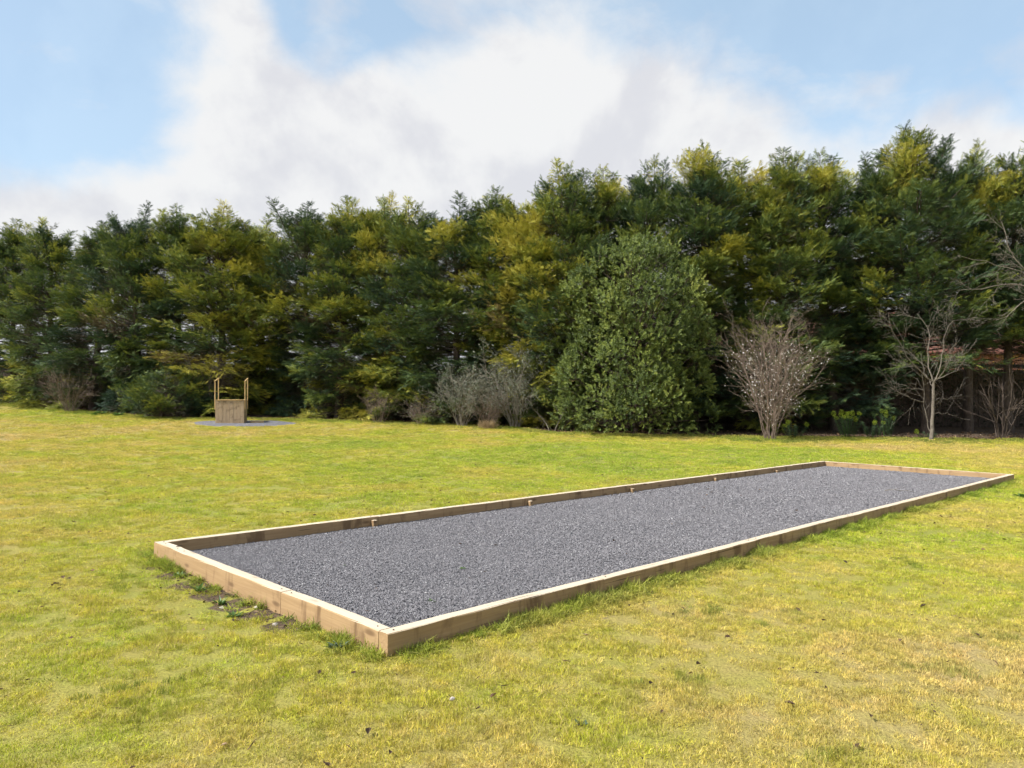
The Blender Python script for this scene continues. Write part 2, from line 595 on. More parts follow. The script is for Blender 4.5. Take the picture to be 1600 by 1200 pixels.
M = dict(
    lawn=mat_lawn(), grass=mat_grass(), bed=mat_gravel_bed('gravel_bed'), padgravel=mat_gravel_bed('pale_pad_gravel', 1.45), chip=mat_stone(),
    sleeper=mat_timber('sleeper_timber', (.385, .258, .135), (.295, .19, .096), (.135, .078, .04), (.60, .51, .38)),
    board=mat_timber('well_timber', (.47, .345, .215), (.37, .265, .165), (.20, .14, .085)),
    pole=mat_timber('pale_timber', (.62, .43, .20), (.52, .34, .15), (.36, .22, .09)),
    bark=mat_bark('conifer_bark', (.060, .045, .036), (.115, .088, .070)),
    twig=mat_bark('dead_twig', (.10, .082, .072), (.17, .145, .125)),
    pale=mat_bark('pale_bark', (.115, .098, .078), (.22, .19, .155), 25),
    tan=mat_bark('tan_bark', (.15, .11, .085), (.25, .19, .15), 25),
    greybark=mat_bark('grey_bark', (.24, .20, .16), (.36, .32, .27), 20),
    conifer=mat_conifer(),
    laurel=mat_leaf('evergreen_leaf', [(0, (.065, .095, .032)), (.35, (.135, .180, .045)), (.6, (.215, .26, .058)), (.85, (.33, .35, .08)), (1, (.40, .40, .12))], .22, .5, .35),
    greyleaf=mat_leaf('grey_leaf', [(0, (.10, .115, .08)), (.5, (.185, .20, .145)), (1, (.30, .31, .24))], .2, .6, .3),
    hedgeleaf=mat_leaf('clipped_hedge_leaf', [(0, (.018, .028, .012)), (.6, (.032, .045, .018)), (1, (.06, .07, .025))], .15, .5, .4),
    petal=mat_plain('petal', (.80, .78, .72), (.70, .66, .60), 30, .7, 0),
    spurge=mat_leaf('spurge_leaf', [(0, (.045, .075, .045)), (.6, (.075, .115, .070)), (1, (.11, .15, .085))], .2, .6, .3),
    lime=mat_plain('lime_bract', (.28, .34, .03), (.18, .25, .02), 30, .6, 0),
    weed=mat_leaf('weed_leaf', [(0, (.055, .115, .022)), (.6, (.095, .175, .035)), (1, (.17, .23, .05))], .3, .5, .4),
    litter=mat_leaf('dead_leaf', [(0, (.045, .030, .020)), (.4, (.11, .068, .04)), (.75, (.24, .15, .085)), (1, (.42, .33, .22))], .15, .8, .2, 30),
    soil=mat_plain('bare_soil', (.085, .06, .043), (.15, .11, .08), 20, .95, .8, .1),
    straw=mat_leaf('straw', [(0, (.30, .21, .12)), (1, (.46, .35, .2))], .3, .7, .2),
    brick=mat_brick(),
    tile=mat_plain('roof_tile', (.20, .085, .06), (.13, .06, .045), 3, .85, .3),
    white=mat_plain('white_paint', (.78, .78, .76), (.7, .7, .68), 3, .5, .05),
    glass=mat_plain('window_glass', (.03, .035, .04), (.04, .045, .05), 1, .08, 0, .5),
    stone=mat_plain('pale_stone', (.50, .45, .40), (.36, .32, .28), 20, .85, .4),
    yellowflower=mat_leaf('yellow_blossom', [(0, (.45, .32, .02)), (1, (.6, .45, .03))], .3, .6, .2),
)

# ------------------------------------------------------------------ ground
def spaced(lo, hi, fine_lo, fine_hi, step, grow=1.22):
    a = list(np.arange(fine_lo, fine_hi + 1e-6, step))
    s, x = step, fine_hi
    while x < hi:
        s *= grow
        x += s
        a.append(x)
    s, x = step, fine_lo
    while x > lo:
        s *= grow
        x -= s
        a.insert(0, x)
    return np.array(a)


def build_ground():
    xs = spaced(-900, 900, -34, 28, 0.3)
    ys = spaced(-300, 1500, 1.5, 46, 0.3)
    X, Y = np.meshgrid(xs, ys)
    Z = terr(X, Y)
    v = np.stack([X, Y, Z], -1).reshape(-1, 3)
    nx, ny = len(xs), len(ys)
    i, j = np.meshgrid(np.arange(nx - 1), np.arange(ny - 1))
    a = (j * nx + i).ravel()
    q = np.stack([a, a + 1, a + nx + 1, a + nx], -1)
    soil = sstep(-0.1, 1.0, Y - hedge_y(X)) * (1 - sstep(8, 14, Y - hedge_y(X)))
    u, vv = court_uv(X, Y)
    patch = sstep(0.32, 0.10, -u) * (u < 0.05) * sstep(.5, .9, vv) * sstep(4.0, 3.4, vv) * 1.5
    soil = np.maximum(soil, patch)
    me = raw_mesh('lawn', v, None, q, M['lawn'], {'soil': soil.ravel()}, True)
    tag(link(bpy.data.objects.new('lawn', me)), 'mown lawn with yellowed and green patches', kind='structure')


build_ground()


def frame_matrix(u, v, dz):
    """local frame of the court: X along the long side, Y along the short side, Z the court's normal"""
    p = CN + CU * u + CV * v
    ex = Vector((CU[0], CU[1], SLOPE * CU[0])).normalized()
    ey = Vector((CV[0], CV[1], SLOPE * CV[0])).normalized()
    ez = ex.cross(ey).normalized()
    m = Matrix((ex, ey, ez)).transposed().to_4x4()
    m.translation = Vector((p[0], p[1], SLOPE * p[0] + dz))
    return m


# gravel bed
GZ = 0.028
mb = MB()
mb.box((0.05, 0.05, -0.08), (CL - .05, CW - .05, 0))
bed = mb.build('gravel_bed', M['bed'])
bed.matrix_world = frame_matrix(0, 0, GZ)
tag(bed, 'grey gravel filling the timber court', kind='structure')

# ------------------------------------------------------------------ instancing helper for stuff (grass, gravel)
def scatter(name, pts, rot, scl, variants, tags, attrs=None, tilt=None):
    """one object: points carry rotation and scale, geometry nodes put a small piece on each"""
    n = len(pts)
    me = bpy.data.meshes.new(name)
    me.vertices.add(n)
    me.vertices.foreach_set('co', np.asarray(pts, np.float32).ravel())
    e = np.zeros((n, 3), np.float32)
    if tilt is not None: e[:, :2] = tilt
    e[:, 2] = rot
    a = me.attributes.new('rot', 'FLOAT_VECTOR', 'POINT'); a.data.foreach_set('vector', e.ravel())
    s = np.asarray(scl, np.float32)
    if s.ndim == 1: s = np.repeat(s[:, None], 3, 1)
    a = me.attributes.new('scl', 'FLOAT_VECTOR', 'POINT'); a.data.foreach_set('vector', s.ravel())
    for k, val in (attrs or {}).items():
        a = me.attributes.new(k, 'FLOAT', 'POINT'); a.data.foreach_set('value', np.asarray(val, np.float32))
    o = link(bpy.data.objects.new(name, me))
    lib = bpy.data.collections.new(name + '_pieces')
    for k, vm in enumerate(variants):
        lib.objects.link(bpy.data.objects.new(name + '_piece', vm))
    g = bpy.data.node_groups.new(name, 'GeometryNodeTree')
    g.interface.new_socket('Geometry', in_out='INPUT', socket_type='NodeSocketGeometry')
    g.interface.new_socket('Geometry', in_out='OUTPUT', socket_type='NodeSocketGeometry')
    t = NT(g)
    gi, go = t.add('NodeGroupInput'), t.add('NodeGroupOutput')
    ci = t.add('GeometryNodeCollectionInfo')
    ci.inputs['Collection'].default_value = lib
    ci.inputs['Separate Children'].default_value = True
    ip = t.add('GeometryNodeInstanceOnPoints')
    ip.inputs['Pick Instance'].default_value = True
    ra = t.add('GeometryNodeInputNamedAttribute', data_type='FLOAT_VECTOR'); ra.inputs[0].default_value = 'rot'
    sa = t.add('GeometryNodeInputNamedAttribute', data_type='FLOAT_VECTOR'); sa.inputs[0].default_value = 'scl'
    e2r = t.add('FunctionNodeEulerToRotation')
    t.l.new(ra.outputs[0], e2r.inputs[0])
    t.l.new(gi.outputs[0], ip.inputs['Points'])
    t.l.new(ci.outputs[0], ip.inputs['Instance'])
    t.l.new(e2r.outputs[0], ip.inputs['Rotation'])
    t.l.new(sa.outputs[0], ip.inputs['Scale'])
    rv = t.add('FunctionNodeRandomValue', data_type='INT')
    rv.inputs['Min'].default_value if 0 else None
    for s_ in rv.inputs:
        if s_.type == 'INT' and s_.name == 'Min': s_.default_value = 0
        if s_.type == 'INT' and s_.name == 'Max': s_.default_value = len(variants) - 1
    t.l.new([x for x in rv.outputs if x.type == 'INT'][0], ip.inputs['Instance Index'])
    t.l.new(ip.outputs[0], go.inputs[0])
    md = o.modifiers.new('scatter', 'NODES')
    md.node_group = g
    tag(o, **tags)
    return o


def stone_mesh(seed, flat=.7):
    r = np.random.default_rng(seed)
    p = (1 + 5 ** .5) / 2
    v = np.array([(-1, p, 0), (1, p, 0), (-1, -p, 0), (1, -p, 0), (0, -1, p), (0, 1, p), (0, -1, -p), (0, 1, -p), (p, 0, -1), (p, 0, 1), (-p, 0, -1), (-p, 0, 1)], float)
    v /= np.linalg.norm(v[0])
    v *= r.uniform(.65, 1.15, (12, 1))
    v *= np.array((1.0, r.uniform(.6, .9), flat))
    f = [(0, 11, 5), (0, 5, 1), (0, 1, 7), (0, 7, 10), (0, 10, 11), (1, 5, 9), (5, 11, 4), (11, 10, 2), (10, 7, 6), (7, 1, 8), (3, 9, 4), (3, 4, 2), (3, 2, 6), (3, 6, 8), (3, 8, 9), (4, 9, 5), (2, 4, 11), (6, 2, 10), (8, 6, 7), (9, 8, 1)]
    return raw_mesh('gravel_chip', v, f, None, M['chip'])


def build_gravel():
    r = np.random.default_rng(5)
    P, S = [], []
    for u0, u1, dens, sz in ((.1, 3.0, 9000, .0066), (3.0, 7.0, 5600, .0080), (7.0, CL - .1, 3000, .0105)):
        n = int((u1 - u0) * (CW - .2) * dens)
        P.append(np.stack([r.uniform(u0, u1, n), r.uniform(.105, CW - .105, n), np.zeros(n)], -1))
        S.append(r.gamma(9, sz / 9, n).clip(sz * .4, sz * 1.9))
    p, s = np.concatenate(P), np.concatenate(S)
    und = .010 * np.sin(p[:, 0] * 1.7 + p[:, 1]) * np.sin(p[:, 1] * 2.3)
    w_ = CN[None] + p[:, :1] * CU[None] + p[:, 1:2] * CV[None]
    pts = np.stack([w_[:, 0], w_[:, 1], SLOPE * w_[:, 0] + GZ + s * .35 + .004 + np.clip(und, 0, None)], -1)
    scatter('gravel', pts, r.uniform(0, 6.28, len(pts)), s, [stone_mesh(k, .45) for k in range(6)],
            dict(label='loose grey gravel chips inside the timber court', cat='gravel', kind='stuff'), tilt=r.uniform(-.3, .3, (len(pts), 2)))


build_gravel()

# ------------------------------------------------------------------ court edging of timber sleepers
edge = empty('court_edging', (0, 0, 0))
edge.matrix_world = frame_matrix(0, 0, 0)
tag(edge, 'long rectangular timber sleeper edging around the gravel court', 'court edging')
TOP, HT, TH = 0.15, 0.22, 0.1
rs = random.Random(4)


def sleeper(u0, v0, u1, v1):
    """runs from (u0,v0) to (u1,v1), its outer face on that line, its thickness to the left of the run"""
    L = math.hypot(u1 - u0, v1 - v0)
    b = MB()
    n = max(4, int(L / .16))
    rg = np.random.default_rng(int((u0 * 7 + v0 * 13 + u1 * 3 + 50) * 10))
    xs_ = np.linspace(.002, L - .002, n)
    bow = rg.uniform(-.006, .006) * np.sin(xs_ / L * math.pi)
    bowz = rg.uniform(-.002, .003) * np.sin(xs_ / L * math.pi)
    ring = []
    c_ = .006
    for i in range(n):
        e = rg.uniform(.3, 1.5, 4) * c_
        w0, w1 = rg.normal(0, .0009, 2) + bow[i]
        zt = bowz[i] + rg.normal(0, .0007)
        ring.append([(xs_[i], w0, -HT), (xs_[i], w1 + TH, -HT), (xs_[i], w1 + TH, zt - e[0]), (xs_[i], w1 + TH - e[1], zt), (xs_[i], w0 + e[2], zt), (xs_[i], w0, zt - e[3])])
    Q_ = [(i * 6 + k, i * 6 + (k + 1) % 6, i * 6 + 6 + (k + 1) % 6, i * 6 + 6 + k) for i in range(n - 1) for k in range(6)]
    T_ = [(0, k + 1, k) for k in range(1, 5)] + [((n - 1) * 6, (n - 1) * 6 + k, (n - 1) * 6 + k + 1) for k in range(1, 5)]
    b.add(np.array(ring).reshape(-1, 3), T_, [q[::-1] for q in Q_])
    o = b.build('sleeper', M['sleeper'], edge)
    for sx in (.08, L - .08):
        sc = MB()
        sc.tube([(sx, TH * (.35 + .3 * rg.random()), -.01), (sx, TH * .5, .0035)], (.0065, .0065), 7, cap=True)
        sc.build('screw', M['bark'], o)
    o.location = (u0, v0, TOP + rs.uniform(-.0015, .0015))
    o.rotation_euler = (rs.uniform(-.003, .003), 0, math.atan2(v1 - v0, u1 - u0) + rs.uniform(-.0008, .0008))
    return o


JR = [0, 2.22, 4.87, 7.54, 10.2, 12.86, CL]
for a, b in zip(JR, JR[1:]):
    sleeper(a, 0, b, 0)
JL = [CL, 13.35, 10.68, 8.02, 5.36, 2.68, 0]
for a, b in zip(JL, JL[1:]):
    sleeper(a, CW, b, CW)
for a, b in ((CW - TH, 3.5), (3.5, 1.41), (1.41, TH)):
    sleeper(0, a, 0, b)
for a, b in ((TH, 2.2), (2.2, CW - TH)):
    sleeper(CL, a, CL, b)


def peg(u, v, h, w_=.062):
    b = MB()
    b.box((-w_ / 2, -w_ / 2, -.12), (w_ / 2, w_ / 2, h), bev=.005)
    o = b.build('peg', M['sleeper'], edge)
    o.location = (u, v, GZ)
    o.rotation_euler = (rs.uniform(-.04, .04), rs.uniform(-.04, .04), rs.uniform(-.15, .15))
    s = MB()
    for dx, dz in ((-.014, -.018), (.014, -.018), (0, -.03)):       # screw holes in the face turned to the court
        pts = [(dx, -w_ / 2 - .002, h + dz), (dx, -w_ / 2 + .006, h + dz)]
        s.tube(pts, (.0055, .0055), 6, cap=True)
    s.build('screw', M['bark'], o)


for u, h in ((2.6, .088), (5.4, .080), (7.95, .07), (10.7, .066), (13.3, .06)):
    peg(u, CW - TH - .034, h)
for u, h in ((2.35, .055), (7.4, .05)):
    peg(u, TH + .034, h)

# ------------------------------------------------------------------ conifers
def frond_template(n=8, droop=.18, seed=0):
    r = np.random.default_rng(seed)
    V, T = [], []
    for i in range(n):
        x = .04 + .86 * i / n
        L = (.16 + .36 * math.sin(math.pi * min(1, .22 + .78 * x) ** .9)) * r.uniform(.8, 1.15)
        for s in (-1, 1):
            xx = x + (.045 if s > 0 else 0)
            ang = R(r.uniform(32, 50))
            tip = (xx + L * math.cos(ang), s * L * math.sin(ang), -droop * (xx + L) ** 2 - .12 * L + r.uniform(-.03, .03))
            b0 = (xx - .042, 0, -droop * xx ** 2)
            b1 = (xx + .046, 0, -droop * xx ** 2)
            k = len(V)
            V += [b0, b1, tip]
            T.append((k, k + 1, k + 2))
    k = len(V)
    V += [(.78, -.05, -droop * .6), (.78, .05, -droop * .6), (1.08, 0, -droop * 1.15)]
    T.append((k, k + 1, k + 2))
    return np.array(V), np.array(T)


FRONDS = [frond_template(6, .12, 1), frond_template(6, .30, 2), frond_template(6, -.10, 3)]


def unit(v):
    return v / (np.linalg.norm(v, axis=-1, keepdims=True) + 1e-9)


def expand(pos, dirs, nrm, scl, attrs, templates, seed=0):
    """place templates (x = dir, z = nrm) in bulk"""
    r = np.random.default_rng(seed)
    pos, dirs, nrm, scl = map(np.asarray, (pos, dirs, nrm, scl))
    x = unit(dirs)
    y = unit(np.cross(nrm, x))
    z = np.cross(x, y)
    pick = r.integers(0, len(templates), len(pos))
    VV, TT, AA, n = [], [], {k: [] for k in attrs}, 0
    for k, (tv, tt) in enumerate(templates):
        m = pick == k
        c = m.sum()
        if not c: continue
        v = (tv[None, :, 0, None] * x[m][:, None] + tv[None, :, 1, None] * y[m][:, None] + tv[None, :, 2, None] * z[m][:, None]) * scl[m][:, None, None] + pos[m][:, None]
        VV.append(v.reshape(-1, 3))
        TT.append((tt[None] + (np.arange(c) * len(tv))[:, None, None] + n).reshape(-1, 3))
        for a in attrs: AA[a].append(np.repeat(np.asarray(attrs[a])[m], len(tv)))
        n += c * len(tv)
    return np.concatenate(VV), np.concatenate(TT), {a: np.concatenate(AA[a]) for a in AA}


def conifer_meshes(seed, H, Rm, clear=0.0, plumes=175, leaders=4, low=False, scale=1.0):
    """returns (crown mesh, trunk mesh); unit metres, base at the origin"""
    r = np.random.default_rng(seed)
    pos, dirs, nrm, scl, tint, dead = [], [], [], [], [], []
    wood = MB()

    def prof(t):
        if low: return Rm * math.sqrt(max(0.04, 1 - t * t)) * (1.0 if t > .1 else .9)
        if t < .62: return Rm * (.92 + .16 * math.sin(t * 5 + seed))
        return Rm * (.10 + .90 * max(0, (1 - t) / .38) ** .85)

    # trunk
    nz = 14
    tz = np.linspace(-.2, H * (.86 if not low else .5), nz)
    lean = np.stack([.25 * np.sin(tz / H * 3 + seed), .2 * np.cos(tz / H * 2.4 + seed * 2) - .2 * math.cos(seed * 2), tz], -1)
    if low: lean[:, :2] *= .3
    wood.tube(lean, np.interp(tz, (-.2, 0, H), (.24, .19, .02)) * (Rm / 2.0) ** .5, 8)

    def trunk_at(z):
        return np.array([np.interp(z, tz, lean[:, 0]), np.interp(z, tz, lean[:, 1]), z])

    def put_secondary(p0, d, n, L, ptint, pdead, k):
        for j in range(k):
            f = (j + .6) / k
            pp = p0 + d * L * f + np.array((0, 0, -.10 * L * f * f))
            for s in ((-1, 1) if j < k - 1 else (0,)):
                side = np.cross(n, d)
                a = R(r.uniform(18, 48)) * s
                dd = d * math.cos(a) + side * math.sin(a) + r.normal(0, .2, 3) + n * r.uniform(-.1, .35)
                pos.append(pp + r.normal(0, .03, 3)); dirs.append(dd); nrm.append(n + r.normal(0, .45, 3))
                scl.append(r.uniform(.15, .30) * scale); tint.append(ptint + r.normal(0, .05) + .14 * f); dead.append(pdead if r.random() < .8 else 0)

    def plume(p0, a, L, e0, e1, ptint, pdead, roll=None, nsec=9, start=.32):
        out = np.array((math.cos(a), math.sin(a), 0))
        t = np.linspace(0, 1, 7)
        bend = r.uniform(-.25, .25)
        sidev = np.array((-out[1], out[0], 0))
        path = p0 + out * (L * t)[:, None] + sidev * (bend * L * t ** 2)[:, None] + np.array((0, 0, 1.0)) * (L * (e0 * t + e1 * t ** 2))[:, None]
        path[1:-1] += r.normal(0, .04, (5, 3))
        wood.tube(path, np.linspace(.035, .008, 7) * (L / 2) ** .5, 4)
        roll = r.uniform(-.6, .6) if roll is None else roll
        W = (.40 + .16 * L) * r.uniform(.8, 1.2) * scale
        for k in range(nsec):
            f = start + (1 - start) * (k + r.random() * .6) / nsec
            i = min(5, int(f * 6))
            pp = path[i] + (path[i + 1] - path[i]) * (f * 6 - i)
            tg = unit(path[i + 1] - path[i])
            side = unit(np.cross(tg, (0, 0, 1.0)))
            n = np.cross(side, tg)
            cr, sr = math.cos(roll), math.sin(roll)
            side, n = side * cr + n * sr, n * cr - side * sr
            s = -1 if k % 2 else 1
            phi = R(r.uniform(38, 68) * (1 - .65 * f ** 3))
            d = tg * math.cos(phi) + side * s * math.sin(phi)
            sl = W * (.45 + .9 * math.sin(math.pi * (f * .82 + .12))) * r.uniform(.75, 1.2)
            put_secondary(pp, unit(d), n, sl, ptint + .30 * (f - .72), max(pdead, .55 * max(0, .62 - f) / .3), 4 if sl < .45 else 5)
        put_secondary(path[-1], unit(path[-1] - path[-2]), n, .35 * scale, ptint + .05, pdead, 2)

    # boughs: each a fan of plumes, with dark gaps between one bough and the next
    fan = 6
    nb = plumes // fan
    for i in range(nb):
        t = (i + r.random()) / nb
        zb = clear + (H * .91 - clear) * t ** 1.02
        ab = i * 2.39996 + r.uniform(-.35, .35)
        reach = r.uniform(.70, 1.16)
        btint = .28 + r.normal(0, .07) + .10 * (zb / H - .4) + (.20 if r.random() < .10 else 0)
        d_ = .8 if (r.random() < .03 and zb < H * .6) else 0.0
        for k in range(fan):
            z = max(.12, zb + r.normal(0, .17))
            tt = min(1, z / H)
            a = ab + r.normal(0, .30)
            L = prof(tt) * reach * r.uniform(.72, 1.08)
            if low: e0, e1 = r.uniform(.0, .25), r.uniform(.1, .45)
            else:
                e0 = np.interp(tt, (0, .25, .75, 1), (-.22, -.05, .30, .8)) + r.uniform(-.08, .08)
                e1 = np.interp(tt, (0, .3, .8, 1), (.02, .12, .4, .6)) + r.uniform(-.05, .12)
            p0 = trunk_at(max(.05, z - L * (e0 + e1) * .75))
            plume(p0, a, L, e0, e1, btint + r.normal(0, .035), d_, nsec=11 if L > 1.2 else 7)
    # leaders: ragged tops
    for k in range(0 if low else leaders):
        a = r.uniform(0, 6.28)
        rr = r.uniform(.0, .50) * Rm if k else 0.05
        top = H * (1.0 if k == 0 else r.uniform(.84, .985))
        b0 = trunk_at(H * .70) + np.array((math.cos(a) * rr * .4, math.sin(a) * rr * .4, 0))
        ln = r.normal(0, .10, 2)
        tip = np.array((b0[0] + math.cos(a) * rr * .7 + ln[0] * 3, b0[1] + math.sin(a) * rr * .7 + ln[1] * 3, top))
        t = np.linspace(0, 1, 8)
        path = b0 + (tip - b0) * t[:, None]
        path[:, :2] += (r.normal(0, .18, 2))[None] * (t * t)[:, None]
        wood.tube(path, np.linspace(.05, .008, 8), 5)
        lt = .32 + r.normal(0, .1)
        for s in range(44):
            f = .25 + .75 * s / 44
            i = min(6, int(f * 7))
            pp = path[i] + (path[i + 1] - path[i]) * (f * 7 - i)
            az = s * 2.4 + r.uniform(-.4, .4)
            upv = r.uniform(.45, 1.1)
            d = unit(np.array((math.cos(az), math.sin(az), upv)))
            n = unit(np.cross(np.cross(d, (0, 0, 1.0)), d))
            put_secondary(pp, d, n, (1 - f) * .95 + .14, lt + r.normal(0, .04), 0.0, 4 if f < .7 else 3)
    # bare dead twigs inside the crown
    for k in range(0 if low else 110):
        z = r.uniform(max(.3, clear * .6), H * .75)
        a = r.uniform(0, 6.28)
        L = r.uniform(.6, 1.5) * Rm / 2
        p = trunk_at(z)
        q = p + np.array((math.cos(a) * L, math.sin(a) * L, r.uniform(-.35, .35)))
        mid = (p + q) / 2 + r.normal(0, .12, 3)
        wood.tube([p, mid, q], (.016, .010, .004), 3, a=1)
        for j in range(2):
            e = q + r.normal(0, .3, 3)
            wood.tube([mid if j else q, (q + e) / 2 + r.normal(0, .05, 3), e], (.008, .006, .003), 3, a=1)
    v, tr, at_ = expand(pos, dirs, nrm, scl, {'tint': tint, 'dead': dead}, FRONDS, seed)
    crown = raw_mesh('crown', v, tr, None, M['conifer'], at_)
    return crown, wood.mesh('trunk', M['bark'], True)


KINDS = [conifer_meshes(11, 11, 2.15, .1, 252, 5), conifer_meshes(12, 11, 2.0, .1, 240, 6), conifer_meshes(13, 11, 2.3, .1, 258, 5),
         conifer_meshes(15, 12, 2.3, .8, 258, 6), conifer_meshes(17, 12.5, 2.5, 3.7, 204, 4), conifer_meshes(18, 12.5, 2.45, 2.6, 216, 5)]
KH = [11, 11, 11, 12, 12.5, 12.5]

CONIFERS = [   # x, y, height, yellowness, kind, turn, label
    (-34.62, 49.04, 11.34, 0.0, 0, 0.3, 'conifer at the far left end of the hedge, cut by the picture edge'),
    (-28.92, 44.50, 10.67, 0.0, 1, 1.9, 'second hedge conifer from the left edge, dark green to the ground'),
    (-25.50, 42.86, 10.40, 0.18, 2, 4.4, 'third hedge conifer from the left, with gold sprays near its top'),
    (-22.15, 40.80, 9.99, 0.0, 1, 0.9, 'dark conifer directly behind the brown twiggy bush on the left'),
    (-19.04, 38.77, 10.52, -0.05, 0, 2.8, 'dark conifer left of the low spreading conifer bush'),
    (-17.03, 38.82, 10.42, 0.0, 1, 5.0, 'dark conifer directly behind the low spreading conifer bush'),
    (-14.77, 38.27, 10.41, 0.5, 2, 0.2, 'golden tinged conifer just left of the wooden well'),
    (-12.98, 39.30, 10.29, 0.6, 0, 3.3, 'golden topped conifer directly behind the wooden well'),
    (-10.44, 38.33, 10.79, -0.05, 0, 4.1, 'dark conifer just right of the wooden well'),
    (-8.21, 36.94, 10.72, 0.2, 1, 0.8, 'conifer second to the right of the well, green with gold tips'),
    (-6.41, 36.86, 10.91, 0.5, 2, 2.0, 'golden tipped conifer third to the right of the well'),
    (-4.58, 36.51, 10.31, 0.1, 2, 5.5, 'green conifer just left of the pale leaved shrubs'),
    (-2.40, 34.98, 10.26, 0.0, 0, 1.2, 'conifer behind the smaller pale leaved shrub'),
    (-0.53, 35.07, 10.71, 0.2, 1, 3.9, 'conifer behind the larger grey leaved shrub'),
    (1.03, 34.24, 10.82, 0.85, 0, 2.4, 'most golden conifer, left of the big broadleaf evergreen'),
    (2.65, 33.35, 11.47, 0.15, 2, 4.8, 'conifer behind the left shoulder of the big broadleaf evergreen'),
    (4.41, 34.08, 11.51, 0.15, 3, 0.5, 'conifer directly behind the top of the big broadleaf evergreen'),
    (5.96, 33.20, 11.86, -0.05, 2, 2.2, 'dark conifer behind the right shoulder of the big broadleaf evergreen'),
    (7.98, 33.18, 12.32, 0.05, 3, 3.6, 'tall conifer between the broadleaf evergreen and the white blossom bush'),
    (10.11, 33.63, 11.91, 0.42, 3, 5.2, 'yellow topped conifer directly behind the white blossom bush'),
    (11.68, 32.67, 12.11, 0.15, 1, 1.4, 'green conifer just right of the white blossom bush'),
    (13.89, 33.38, 12.17, -0.05, 3, 0.1, 'dark conifer behind the lime flowered spurge plants'),
    (15.86, 33.54, 11.99, -0.05, 5, 4.0, 'conifer with bare lower trunk left of the small bare tree'),
    (17.59, 32.90, 13.35, 0.0, 5, 2.5, 'tallest conifer, rising behind the small bare tree'),
    (20.16, 33.89, 12.84, 0.05, 4, 1.0, 'conifer with bare lower trunk right of the small bare tree'),
    (21.99, 33.53, 12.76, 0.0, 4, 5.8, 'conifer at the right edge behind the reaching bare branches'),
    (24.48, 33.52, 12.47, 0.05, 4, 3.0, 'conifer just beyond the right edge, only its left side showing'),
]
rt = random.Random(9)
for x, y, H, yel, kd, turn, lab in CONIFERS:
    e = empty('conifer_tree', at(x, y), turn)
    tag(e, lab, 'tree', 'tall conifers of the boundary hedge')
    s = H / KH[kd]
    sr = rt.uniform(.95, 1.22)
    for me, nm in zip(KINDS[kd], ('crown', 'trunk')):
        o = link(bpy.data.objects.new(nm, me), e)
        o.scale = (sr, sr, s)
        if nm == 'crown':
            o['yellow'] = float(yel)

# low spreading conifer bush left of the well
cr, tr_ = conifer_meshes(31, 2.0, 2.1, .15, 90, 0, True, .8)
e = empty('conifer_bush', at(-16.2, 35.9), .4)
tag(e, 'low spreading dark conifer bush left of the wooden well', 'bush')
for me, nm, in ((cr, 'crown'), (tr_, 'trunk')):
    o = link(bpy.data.objects.new(nm, me), e)
    o.scale = (1.05, .8, 1.05)
    if nm == 'crown': o['yellow'] = -.02
# ------------------------------------------------------------------ broadleaf shrubs
def leaf_template(w_=.36, fold=.12):
    v = np.array([(0, 0, 0), (.5, -w_ / 2, fold), (1, 0, -.05), (.5, w_ / 2, fold)])
    return v, np.array([(0, 1, 2), (0, 2, 3)])


LEAF = [leaf_template(.40, .06), leaf_template(.34, .10), leaf_template(.45, .03)]
BLADE = [leaf_template(.18, .03), leaf_template(.22, .05)]


